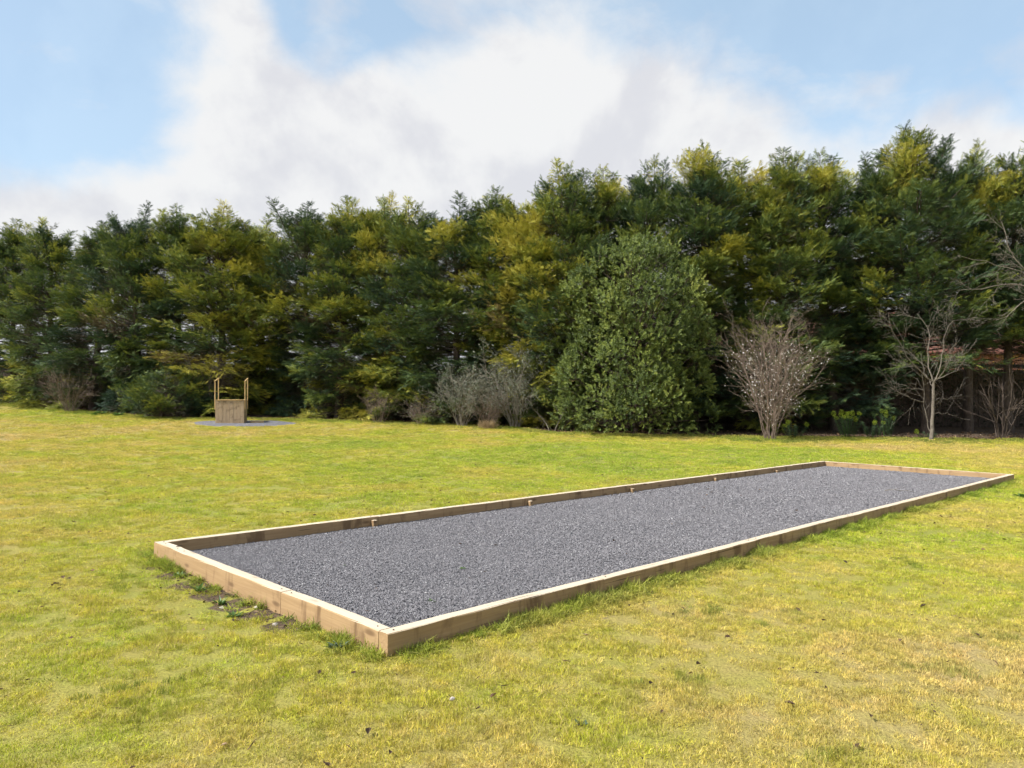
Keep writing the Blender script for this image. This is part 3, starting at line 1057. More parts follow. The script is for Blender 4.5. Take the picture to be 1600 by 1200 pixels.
def broadleaf(seed, H, prof, clusters, per_cluster, per, leaf):
    """dense evergreen: rounded leafy clumps over an uneven crown, each made of twig ends with whorled leaves"""
    r = np.random.default_rng(seed)
    pos, dirs, nrm, scl, tint = [], [], [], [], []
    wood = MB()
    wood.tube([(0, 0, -.2), (.05, 0, H * .3), (0, .05, H * .75)], (.10, .07, .03), 7)
    for c in range(clusters):
        inner = c % 4 == 3
        t = ((c + r.random()) / clusters) ** 1.0
        z = .25 + (H - .55) * t
        a = c * 2.39996 + r.uniform(-.3, .3)
        cr = r.uniform(.42, .80) * (1 - .35 * t)
        rad = max(.05, prof(z / H) * (r.uniform(.25, .6) if inner else r.uniform(.68, 1.16)) - cr * .55)
        cp = np.array((math.cos(a) * rad, math.sin(a) * rad, z))
        out = unit(np.array((math.cos(a), math.sin(a), .25 + .5 * t)))
        q = np.array((cp[0] * .15, cp[1] * .15, max(.2, z - rad * .7)))
        wood.tube([q, (cp + q) / 2 + r.normal(0, .1, 3), cp], (.035, .022, .010), 4)
        ct = .34 + r.normal(0, .12) + (.18 if r.random() < .15 else 0)
        stretch = np.array((1, 1, r.uniform(.8, 1.45)))
        for k in range(int(per_cluster * (cr / .6) ** 1.6)):
            d = unit(r.normal(0, 1, 3) + out * .95 + (0, 0, .25))
            dep = r.random() ** 2
            p = cp + d * stretch * cr * (1 - .45 * dep) * r.uniform(.9, 1.12)
            if p[2] < .06: p[2] = r.uniform(.06, .3)
            if r.random() < .05: p = p + unit(d + (0, 0, .8)) * r.uniform(.15, .42)      # stray shoots
            d = unit(d + r.normal(0, .3, 3) + (0, 0, .35))
            if k % 12 == 0: wood.tube([cp, (cp + p) / 2, p], (.010, .007, .004), 3)
            L = r.uniform(.14, .30)
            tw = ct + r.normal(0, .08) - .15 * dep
            ax1 = unit(np.cross(d, (0.3, 0.2, 1.0)))
            ax2 = np.cross(d, ax1)
            for j in range(per):
                f = j / per
                th = j * 2.4 + r.uniform(-.4, .4)
                o = ax1 * math.cos(th) + ax2 * math.sin(th)
                pos.append(p + d * L * f); dirs.append(d * (.4 + .7 * f) + o * (1.0 - .45 * f)); nrm.append(d + r.normal(0, .3, 3))
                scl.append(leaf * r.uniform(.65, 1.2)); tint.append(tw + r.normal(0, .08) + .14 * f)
    v, t, a = expand(pos, dirs, unit(np.array(nrm)), scl, {'tint': tint}, [leaf_template(.52, .06), leaf_template(.46, .09), leaf_template(.58, .03)], seed)
    return v, t, a, wood


v, t, a, wood = broadleaf(3, 7.6, lambda t: 2.85 * (np.interp(t, (0, .06, .25, .5, .75, .9, 1), (.82, .95, 1.0, 1.0, .88, .66, .28))), 270, 42, 15, .092)
e = empty('evergreen_shrub', at(5.0, 31.0), .6)
tag(e, 'big rounded broadleaf evergreen standing in front of the conifer hedge', 'shrub')
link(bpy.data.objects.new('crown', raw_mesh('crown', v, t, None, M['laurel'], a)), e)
wood.build('trunk', M['bark'], e, True)


# ------------------------------------------------------------------ branching plants
def grow(mb, p, d, L, rad, depth, r, P, tips, a=0.0):
    n = max(3, int(L / P['seg']) + 1)
    pts = [np.array(p, float)]
    d = unit(np.array(d, float))
    for i in range(n - 1):
        d = unit(d + r.normal(0, P['wob'], 3) + np.array((0, 0, P['up'])))
        pts.append(pts[-1] + d * L / (n - 1))
    pts = np.array(pts)
    mb.tube(pts, np.linspace(rad, max(rad * P.get('taper', .35), P.get('rmin', .0022)), n), 5 if rad > .012 else 3, a)
    if depth <= P.get('tipdepth', 0):
        for i in range(1, n): tips.append((pts[i], unit(pts[i] - pts[i - 1])))
    if depth == 0: return pts
    branch(mb, pts, L, rad, depth, r, P, tips, a)
    return pts


def branch(mb, pts, L, rad, depth, r, P, tips, a=0.0, lo=None):
    nc = P['n'][len(P['n']) - depth] if depth <= len(P['n']) else P['n'][0]
    n = len(pts)
    for k in range(nc):
        f = (P['lo'] if lo is None else lo) + (1 - (P['lo'] if lo is None else lo)) * (k + r.random()) / nc
        x = f * (n - 1)
        i = min(n - 2, int(x))
        q = pts[i] + (pts[i + 1] - pts[i]) * (x - i)
        tg = unit(pts[i + 1] - pts[i])
        pr = unit(np.cross(tg, r.normal(0, 1, 3)))
        an = R(r.uniform(*P['ang']))
        grow(mb, q, tg * math.cos(an) + pr * math.sin(an), L * r.uniform(*P['ratio']) * (1.15 - .45 * f), rad * (.72 - .3 * f), depth - 1, r, P, tips, a)


def leaves_on(tips, r, prob, per, size, tmpl, spread=.04, t0=.5):
    pos, dirs, nrm, scl, tint = [], [], [], [], []
    for p, d in tips:
        if r.random() > prob: continue
        for _ in range(per):
            pos.append(p + r.normal(0, spread, 3)); dirs.append(unit(d * .5 + r.normal(0, .6, 3))); nrm.append(unit(r.normal(0, .5, 3) + (0, 0, .7)))
            scl.append(size * r.uniform(.6, 1.3)); tint.append(t0 + r.normal(0, .18))
    return expand(pos, dirs, nrm, scl, {'tint': tint}, tmpl, 1)


def leaf_obj(name, dat, mat, parent, kind=None):
    o = link(bpy.data.objects.new(name, raw_mesh(name, dat[0], dat[1], None, mat, dat[2])), parent)
    if kind: o['kind'] = kind
    return o


# white blossom bush: vase of many stems
def blossom_bush():
    r = np.random.default_rng(21)
    e = empty('blossom_bush', at(9.46, 28.1))
    tag(e, 'leafless vase shaped bush dotted with white blossom', 'bush')
    mb, tips = MB(), []
    P = dict(seg=.22, wob=.075, up=.035, n=[6, 4, 3], lo=.22, ang=(18, 50), ratio=(.34, .58), taper=.4, tipdepth=1)
    for k in range(24):
        a = k * 2.4 + r.uniform(-.3, .3)
        s = math.sqrt((k + .5) / 24)
        b = np.array((math.cos(a) * .20 * s, math.sin(a) * .16 * s, -.05))
        d = np.array((math.cos(a) * .30 * s, math.sin(a) * .30 * s, 1.0))
        grow(mb, b, d, r.uniform(2.9, 4.2) * (1.1 - .18 * s), r.uniform(.011, .020), 3, r, P, tips)
    for k in range(18):   # low arching side shoots
        a = r.uniform(0, 6.28)
        grow(mb, (math.cos(a) * .12, math.sin(a) * .12, r.uniform(.4, 1.0)), (math.cos(a), math.sin(a), r.uniform(.5, 1.0)), r.uniform(.9, 1.45), .010, 2, r, P, tips)
    mb.build('stem', M['tan'], e)
    tips = [tp for tp in tips if tp[0][2] < 3.9 - 1.6 * r.random()]
    leaf_obj('blossom', leaves_on(tips, r, .16, 3, .034, [leaf_template(.9, .05)], .016), M['petal'], e, 'stuff')


blossom_bush()


def polyline(pts, n, r, wob=.02):
    pts = np.array(pts, float)
    s = np.concatenate([[0], np.cumsum(np.linalg.norm(np.diff(pts, axis=0), axis=1))])
    q = np.linspace(0, s[-1], n)
    out = np.stack([np.interp(q, s, pts[:, i]) for i in range(3)], -1)
    out[1:-1] += r.normal(0, wob, (n - 2, 3))
    return out


def bare_tree():
    r = np.random.default_rng(8)
    e = empty('bare_tree', at(15.6, 28.42))
    tag(e, 'small leafless pale barked tree with spreading branches', 'tree')
    mb, tips = MB(), []
    P = dict(seg=.16, wob=.07, up=.012, n=[6, 5, 3], lo=.15, ang=(25, 58), ratio=(.45, .72), taper=.35, rmin=.0042)
    trunk = polyline([(-.08, 0, -.15), (-.04, 0, .25), (0, 0, 1.1), (.03, 0, 1.75), (.05, .02, 2.2)], 9, r, .008)
    mb.tube(trunk, np.interp(np.arange(9), (0, 1, 3, 8), (.105, .075, .06, .048)), 8)
    limbs = [
        ([(.04, 0, 2.15), (-.12, .05, 2.65), (-.13, .1, 3.3), (-.05, .15, 3.9), (.0, .2, 4.25), (-.38, .3, 4.75)], .045, 3),
        ([(.04, 0, 2.15), (.2, -.08, 2.6), (.30, -.15, 3.3), (.34, -.2, 3.9), (.62, -.3, 4.45)], .042, 3),
        ([(.05, 0, 2.2), (-.7, -.15, 2.7), (-1.25, -.3, 3.3), (-1.62, -.4, 4.05), (-1.85, -.45, 4.75)], .036, 3),
        ([(.05, 0, 2.25), (.55, .1, 2.45), (1.05, .2, 2.62), (1.35, .25, 3.05)], .028, 2),
        ([(-.07, 0, .30), (-.22, .06, 1.0), (-.30, .08, 1.55), (-.27, .08, 2.15), (-.35, .1, 2.6)], .030, 2),
        ([(-.28, .07, 1.45), (-.9, -.1, 1.62), (-1.35, -.2, 1.85), (-1.85, -.3, 2.15)], .022, 2),
        ([(.0, 0, 1.5), (.4, .3, 1.6), (.85, .5, 1.55), (1.3, .6, 1.75)], .017, 2),
        ([(.02, 0, 1.0), (.35, -.2, 1.05), (.75, -.3, .98)], .012, 1),
        ([(-.3, .08, 1.9), (-.7, .4, 2.0), (-1.2, .6, 2.25)], .014, 2),
        ([(.05, 0, 2.1), (.1, -.6, 2.6), (.0, -1.1, 3.1), (.15, -1.35, 3.7)], .028, 2),
        ([(.03, 0, 2.0), (.05, .6, 2.5), (.2, 1.1, 3.1)], .026, 2),
    ]
    for pts, rad, dep in limbs:
        pl = polyline(pts, 10, r, .025)
        mb.tube(pl, np.linspace(rad * .66, rad * .2, 10), 6)
        branch(mb, pl, 1.8 if dep == 3 else 1.5, rad * .33, dep, r, dict(P, n=[6, 5, 3] if dep == 3 else [6, 4]), tips, lo=.15)
    mb.build('trunk', M['pale'], e, True)


bare_tree()


def reaching_tree():
    """bare tree whose trunk stands just outside the view on the right"""
    r = np.random.default_rng(15)
    e = empty('bare_tree', at(19.2, 26.6))
    tag(e, 'leafless tree whose pale branches reach in from the right edge', 'tree')
    mb, tips = MB(), []
    P = dict(seg=.16, wob=.09, up=.02, n=[6, 5, 3], lo=.15, ang=(25, 60), ratio=(.38, .6), taper=.35, rmin=.0042)
    trunk = polyline([(0, 0, -.2), (.05, 0, 1.5), (-.05, .05, 3.2), (.05, .1, 4.6), (.2, .1, 6.5)], 10, r, .02)
    mb.tube(trunk, np.interp(np.arange(10), (0, 1, 9), (.20, .15, .05)), 8)
    for pts, rad in [([(-.05, 0, 3.9), (-.7, -.2, 5.0), (-1.5, -.3, 6.1), (-2.2, -.3, 6.9), (-2.35, -.3, 7.8)], .05),
                     ([(.0, 0, 4.4), (-1.0, .1, 5.55), (-1.9, .2, 5.7), (-2.9, .1, 5.5), (-3.7, 0, 5.45)], .045),
                     ([(-.05, 0, 4.2), (-1.2, -.4, 5.3), (-1.75, -.5, 5.05), (-2.3, -.6, 4.6), (-2.75, -.6, 4.35)], .035),
                     ([(.0, .05, 4.7), (-.8, .4, 6.0), (-1.5, .6, 6.3), (-2.6, .6, 6.6), (-3.2, .6, 6.75)], .035),
                     ([(.1, .1, 5.2), (-.6, .3, 6.5), (-.9, .3, 7.4)], .03),
                     ([(.1, .1, 5.0), (.9, .3, 6.4), (1.5, .4, 7.4)], .04), ([(0, 0, 4.0), (1.0, -.5, 5.0), (1.9, -.7, 5.6)], .04)]:
        pl = polyline(pts, 11, r, .04)
        mb.tube(pl, np.linspace(rad * .7, rad * .22, 11), 6)
        branch(mb, pl, 2.0, rad * .35, 3, r, P, tips, lo=.25)
    mb.build('trunk', M['pale'], e, True)


reaching_tree()


def shrub(name, label, cat, loc, seed, stems, H, spread, P, bark, rad=.014, leaf=None):
    r = np.random.default_rng(seed)
    e = empty(name, at(*loc))
    tag(e, label, cat)
    mb, tips = MB(), []
    for k in range(stems):
        a = k * 2.4 + r.uniform(-.4, .4)
        s = math.sqrt((k + .5) / stems)
        grow(mb, (math.cos(a) * .18 * s, math.sin(a) * .18 * s, -.04), (math.cos(a) * spread * s, math.sin(a) * spread * s, 1), H * r.uniform(.6, .9), rad * r.uniform(.7, 1.2), len(P['n']), r, P, tips)
    mb.build('stem', M[bark], e)
    if leaf:
        mat, prob, per, size, tm = leaf
        leaf_obj('foliage', leaves_on(tips, r, prob, per, size, tm, .05), M[mat], e, 'stuff')
    return e


SP = dict(seg=.2, wob=.10, up=.02, n=[6, 5], lo=.2, ang=(20, 55), ratio=(.35, .6), taper=.35, tipdepth=1)
shrub('grey_leaved_shrub', 'smaller pale leaved shrub left of the bare tan bush', 'shrub', (-2.15, 32.9), 41, 20, 2.7, .42, SP, 'greybark', .013, ('greyleaf', .9, 4, .075, LEAF))
shrub('grey_leaved_shrub', 'larger grey leaved shrub right of the bare tan bush', 'shrub', (.15, 32.6), 42, 28, 3.6, .45, SP, 'greybark', .016, ('greyleaf', .9, 4, .080, LEAF))
shrub('twiggy_bush', 'bare tan twiggy bush between the two grey leaved shrubs', 'bush', (-1.0, 32.2), 43, 18, 1.7, .6, SP, 'tan', .012)
shrub('twiggy_bush', 'brown leafless twiggy bush at the far left hedge foot', 'bush', (-22.4, 38.9), 44, 26, 2.5, .75, SP, 'tan', .014)
shrub('twiggy_bush', 'tangled bare bush between the well and the low conifer bush', 'bush', (-14.3, 36.9), 45, 16, 3.6, .6, SP, 'twig', .02)
shrub('twiggy_bush', 'low bare brown bush in the hedge foot right of the well', 'bush', (-6.0, 34.4), 46, 14, 1.6, .6, SP, 'tan', .012)
shrub('twiggy_bush', 'low tangle of bare twigs left of the pale leaved shrub', 'bush', (-4.0, 33.9), 47, 16, 1.5, .8, SP, 'tan', .010, ('greyleaf', .25, 2, .06, LEAF))
shrub('bare_sapling', 'thin forked pale sapling left of the big broadleaf evergreen', 'sapling', (1.62, 30.9), 48, 3, 1.9, .5, dict(SP, n=[3, 2]), 'pale', .022)
shrub('bare_bush', 'bare many stemmed bush under the conifers at the right edge', 'bush', (19.55, 30.6), 49, 8, 3.0, .55, dict(SP, n=[4, 3]), 'bark', .032)  # dark bark puts the shade under the conifers into the stem colour


def dry_tuft(label, loc, seed, n, h):
    r = np.random.default_rng(seed)
    pos = np.stack([r.normal(0, .16, n), r.normal(0, .12, n), np.zeros(n)], -1)
    d = unit(np.stack([r.normal(0, .45, n), r.normal(0, .45, n), np.ones(n)], -1))
    nn = unit(np.stack([r.normal(0, 1, n), r.normal(0, 1, n), np.zeros(n)], -1))
    dat = expand(pos, d, nn, r.uniform(.5, 1, n) * h, {'tint': r.random(n)}, [leaf_template(.03, .0)], seed)
    o = leaf_obj('dry_grass', dat, M['straw'], None)
    o.location = at(*loc)
    tag(o, label, 'grass tuft')


dry_tuft('tuft of dry straw coloured grass below the bare tan bush', (-1.0, 31.7), 3, 320, .5)


# spurge: stems clothed in narrow blue green leaves with lime heads
def spurge(label, x, y, seed, stems, H):
    r = np.random.default_rng(seed)
    e = empty('spurge_plant', at(x, y))
    tag(e, label, 'plant', 'spurge plants at the hedge foot')
    mb = MB()
    pos, dirs, nrm, scl, tint = [], [], [], [], []
    for k in range(stems):
        a = k * 2.4 + r.uniform(-.4, .4)
        s = math.sqrt((k + .3) / stems)
        h = H * r.uniform(.65, 1.0)
        b = np.array((math.cos(a) * .2 * s, math.sin(a) * .2 * s, -.02))
        tp = b + np.array((math.cos(a) * .32 * s, math.sin(a) * .32 * s, h))
        mb.tube([b, (b + tp) / 2 + (0, 0, .04), tp], (.012, .010, .007), 4)
        for j in range(46):
            f = .25 + .72 * j / 46
            th = j * 2.4
            p = b + (tp - b) * f
            pos.append(p); dirs.append((math.cos(th), math.sin(th), .35 - .3 * (1 - f))); nrm.append((0, 0, 1)); scl.append(r.uniform(.10, .17) * (1.1 - .3 * f)); tint.append(.4 + r.normal(0, .15) + .2 * f)
        if r.random() < .45:
            hp, hd, hn, hs, ht = [], [], [], [], []
            L = r.uniform(.10, .22)
            for j in range(70):
                th = j * 2.4
                f = j / 70
                rr = .065 * math.sin(math.pi * (.15 + .75 * f))
                hp.append(tp + np.array((math.cos(th) * rr, math.sin(th) * rr, L * f))); hd.append((math.cos(th), math.sin(th), .4)); hn.append((0, 0, 1)); hs.append(.042); ht.append(.5)
            leaf_obj('flower_head', expand(hp, hd, hn, hs, {'tint': ht}, [leaf_template(.9, .1)], 2), M['lime'], e)
    leaf_obj('foliage', expand(pos, dirs, nrm, scl, {'tint': tint}, BLADE, seed), M['spurge'], e, 'stuff')
    mb.build('stem', M['weed'], e)


spurge('large spurge with the tallest lime flower heads between blossom bush and bare tree', 12.9, 29.45, 1, 15, .95)
spurge('spurge with lime heads just right of the largest one', 13.85, 29.5, 2, 9, .72)
spurge('darker spurge close to the left of the small bare tree', 14.75, 30.2, 3, 10, 1.05)
spurge('small low spurge just right of the blossom bush', 10.75, 29.2, 4, 7, .55)
spurge('small grey green spurge at the foot of the bare tree', 15.95, 29.25, 5, 5, .32)

# ------------------------------------------------------------------ wooden well
def well():
    e = empty('wooden_well', at(-12.28, 33.55), R(13))
    tag(e, 'unroofed wooden wishing well of vertical boards with four thin posts', 'well')
    W, D, H = 1.16, 1.05, .98
    r = random.Random(2)

    def board(x0, x1, y0, y1, z0, z1, name, mat, ax):
        """a board whose own X runs along its length"""
        size = (x1 - x0, y1 - y0, z1 - z0)
        L = size[ax]
        o1, o2 = [i for i in range(3) if i != ax]
        b = MB()
        b.box((0, -size[o1] / 2, -size[o2] / 2), (L, size[o1] / 2, size[o2] / 2), bev=.004)
        o = b.build(name, M[mat], e)
        lo = [x0, y0, z0]
        p = [(x0 + x1) / 2, (y0 + y1) / 2, (z0 + z1) / 2]
        p[ax] = lo[ax]
        ex = Vector([1 if i == ax else 0 for i in range(3)])
        ey = Vector([1 if i == o1 else 0 for i in range(3)])
        ez = ex.cross(ey)
        m = Matrix((ex, ey, ez)).transposed().to_4x4()
        m.translation = Vector(p)
        o.matrix_local = m
        return o
    n = 8
    for s in (-1, 1):
        for k in range(n):
            x0 = -W / 2 + W * k / n
            board(x0 + .003, x0 + W / n - .003, s * D / 2 - .011 + r.uniform(-.003, .003), s * D / 2 + .011, 0.01 + r.uniform(-.02, .0), H + r.uniform(-.006, .004), 'board', 'board', 2)
        m_ = 7
        d0 = -D / 2 + .014
        dd = (D - .028) / m_
        for k in range(m_):
            y0 = d0 + dd * k
            board(s * W / 2 - .011, s * W / 2 + .011, y0 + .003, y0 + dd - .003, .01 + r.uniform(-.02, 0), H + r.uniform(-.006, .004), 'board', 'board', 2)
        board(-W / 2 + .03, W / 2 - .03, s * (D / 2 - .02) - .06, s * (D / 2 - .02) + .045, H + .006, H + .04, 'rim_board', 'pole', 0)
        board(s * (W / 2 - .02) - .05, s * (W / 2 - .02) + .05, -D / 2 + .088, D / 2 - .088, H + .006, H + .039, 'rim_board', 'board', 1)
        for t in (-1, 1):
            x = s * (W / 2 + .032)
            y = t * (D / 2 - .03)
            board(x - .020, x + .020, y - .020, y + .020, .60, (1.80 if t < 0 else 1.94), 'post', 'pole', 2)
        # sloping rail from the lower front post to the taller back one
        y0, y1 = -(D / 2 + .07), D / 2 + .05
        b = MB()
        L = math.hypot(y1 - y0, .16)
        b.box((0, -.021, -.018), (L, .021, .018), bev=.004)
        o = b.build('rail', M['pole'], e)
        o.location = (s * (W / 2 + .032), y0, 1.803)
        o.rotation_euler = (0, -math.atan2(.16, y1 - y0), math.pi / 2)
    b = MB()
    b.box((-W / 2 + .014, -D / 2 + .014, .0), (W / 2 - .014, D / 2 - .014, .3))
    b.build('shaft_floor', M['bark'], e)


well()

mb = MB()
rr = np.random.default_rng(6)
na, nr = 48, 5
cx, cy = -11.65, 33.3
V = [(cx, cy, float(terr(cx, cy)) + .04)]
for i in range(1, nr + 1):
    for k in range(na):
        a = 2 * math.pi * k / na
        f = i / nr * (1 + .05 * math.sin(3 * a) + .03 * math.sin(7 * a))
        x, y = cx + math.cos(a) * 2.35 * f, cy + math.sin(a) * 1.75 * f
        V.append((x, y, float(terr(x, y)) + (.04 if i < nr else -.03)))
T = [(0, 1 + k, 1 + (k + 1) % na) for k in range(na)]
Q = [(1 + i * na + k, 1 + (i + 1) * na + k, 1 + (i + 1) * na + (k + 1) % na, 1 + i * na + (k + 1) % na) for i in range(nr - 1) for k in range(na)]
mb.add(V, T, Q)
tag(mb.build('gravel_pad', M['padgravel'], None, True), 'grey gravel pad around the wooden well', kind='structure')
mb = MB()
mb.box((-.28, -.09, 0), (.28, .09, .045), bev=.004)
o = mb.build('loose_board', M['pole'])
o.location = at(-11.15, 33.55, .045)
o.rotation_euler = (0, 0, .35)
tag(o, 'loose wooden board lying on the gravel beside the well', 'board')

# ------------------------------------------------------------------ behind the hedge on the right
def clipped_hedge():
    r = np.random.default_rng(33)
    e = empty('clipped_hedge', at(22.0, 36.6))
    tag(e, 'dark flat topped clipped hedge running behind the conifer trunks', 'hedge')
    o_ = np.array(e.location)
    line = np.array([(-44, 60), (-33, 53), (-26, 47.5), (-20, 43), (-12, 42.2), (-5, 40), (2, 38), (8, 37), (16, 36.6), (22, 36.6), (34, 37.6)], float)
    sg = np.diff(line, axis=0)
    ln = np.linalg.norm(sg, axis=1)
    D = 1.1
    core = MB()
    P, Dr, Tp = [], [], []
    for (p, d, L) in zip(line, sg / ln[:, None], ln):
        nrm_ = np.array((d[1], -d[0]))              # towards the garden
        H = 2.85 if p[0] > 1 else 2.3
        for k in range(int(L / 1.0) + 1):
            f0, f1 = min(L, k * 1.0), min(L, k + 1.0)
            if f1 - f0 < .05: continue
            a0, a1 = p + d * f0, p + d * f1
            c = []
            for q in (a0, a1):
                for sdn in (.42, -.42):
                    w2 = q + nrm_ * sdn
                    z = float(terr(*w2))
                    c += [(w2[0], w2[1], z - .2), (w2[0], w2[1], z + H - .14)]
            core.add(np.array(c) - o_, None, [(0, 4, 5, 1), (2, 3, 7, 6), (1, 5, 7, 3), (0, 1, 3, 2), (4, 6, 7, 5)])
        n = int(L * 620)
        f = r.uniform(0, L, n)
        top = r.random(n) < .25
        sd_ = np.where(top, r.uniform(-.5, .5, n), r.normal(.5, .06, n))
        q = p[None] + d[None] * f[:, None] + nrm_[None] * sd_[:, None]
        z = terr(q[:, 0], q[:, 1]) + np.where(top, H + r.normal(0, .05, n), r.uniform(0, H, n))
        P.append(np.concatenate([q, z[:, None]], 1) - o_)
        Dr.append(unit(r.normal(0, .6, (n, 3)) + np.where(top[:, None], (0, 0, 1.0), (nrm_[0], nrm_[1], .3))))
    core.build('branch_core', M['bark'], e)
    P, Dr = np.concatenate(P), np.concatenate(Dr)
    n = len(P)
    leaf_obj('foliage', expand(P, Dr, unit(r.normal(0, 1, (n, 3)) + (0, 0, .5)), r.uniform(.08, .16, n), {'tint': r.normal(.4, .2, n)}, LEAF, 3), M['hedgeleaf'], e, 'stuff')


clipped_hedge()


def house():
    e = empty('brick_house', at(25.0, 52.0), R(-4))
    tag(e, 'red brick house with tiled roof glimpsed through the hedge', 'house')
    W, D, H = 26.0, 8.0, 3.6
    b = MB(); b.box((-W / 2, -D / 2, -.3), (W / 2, D / 2, H)); b.build('wall', M['brick'], e)
    b = MB()
    ov, rise = .4, 3.0
    for s in (-1, 1):
        ys = np.linspace(s * (D / 2 + ov), 0, 19)
        for i in range(18):
            z0 = H - .1 + rise * i / 18
            z1 = H - .1 + rise * (i + 1) / 18
            b.add([(-W / 2 - ov, ys[i], z0 + .03), (W / 2 + ov, ys[i], z0 + .03), (W / 2 + ov, ys[i + 1], z1), (-W / 2 - ov, ys[i + 1], z1),
                   (-W / 2 - ov, ys[i], z0 - .02), (W / 2 + ov, ys[i], z0 - .02)], None, [(0, 1, 2, 3), (4, 5, 1, 0)])
    for s in (-1, 1):
        b.add([(s * W / 2, -D / 2, H - .05), (s * W / 2, D / 2, H - .05), (s * W / 2, 0, H - .12 + rise)], [(0, 1, 2)])
    roof = b.build('roof', M['tile'], e)
    b = MB(); b.box((-W / 2 - ov, -D / 2 - ov - .04, H - .24), (W / 2 + ov, -D / 2 - ov, H - .08)); b.build('fascia', M['tile'], e)
    for x in (-9, -3, 3, 9):
        b = MB(); b.box((x - .8, -D / 2 - .04, .9), (x + .8, -D / 2 + .02, 2.2)); wd = b.build('window', M['white'], e)
        for s in (-1, 1):
            b = MB(); b.box((x + s * .39 - .34, -D / 2 - .052, .98), (x + s * .39 + .34, -D / 2 - .042, 2.12)); b.build('pane', M['glass'], wd)


house()



shrub('yellow_blossom_bush', 'yellow flowering bush beyond the clipped hedge at the right edge', 'bush', (28.2, 41.5), 51, 5, 4.2, .15, SP, 'tan', .02, ('yellowflower', .7, 3, .09, LEAF))

# ------------------------------------------------------------------ grass and small growth
def tuft_mesh(seed, n=100, rad=.075, h=.025, wdt=.0028, dry=.3, lean=.55):
    r = np.random.default_rng(seed)
    a = r.uniform(0, 6.283, n)
    rr = rad * np.sqrt(r.random(n))
    base = np.stack([np.cos(a) * rr, np.sin(a) * rr, np.full(n, -.004)], -1)
    la = r.uniform(0, 6.283, n)
    ln = np.abs(r.normal(0, lean, n)) + .1
    d = unit(np.stack([np.cos(la) * ln, np.sin(la) * ln, np.ones(n)], -1))
    L = h * r.uniform(.55, 1.35, n)
    side = unit(np.cross(d, unit(r.normal(0, 1, (n, 3)))))
    w_ = wdt * r.uniform(.7, 1.3, n)
    mid = base + d * (L * .55)[:, None]
    tip = base + d * L[:, None] + np.stack([np.cos(la), np.sin(la), -np.full(n, .5)], -1) * (L * .28 * ln)[:, None]
    v = np.stack([base - side * w_[:, None] / 2, base + side * w_[:, None] / 2, mid - side * w_[:, None] * .45, mid + side * w_[:, None] * .45, tip], 1).reshape(-1, 3)
    k = np.arange(n)[:, None] * 5
    t = np.concatenate([k + np.array((0, 1, 3)), k + np.array((0, 3, 2)), k + np.array((2, 3, 4))])
    tint = np.repeat(np.where(r.random(n) < dry, r.uniform(.4, 1, n), r.uniform(0, .15, n)), 5)
    return raw_mesh('grass_tuft', v, t, None, M['grass'], {'tint': tint})


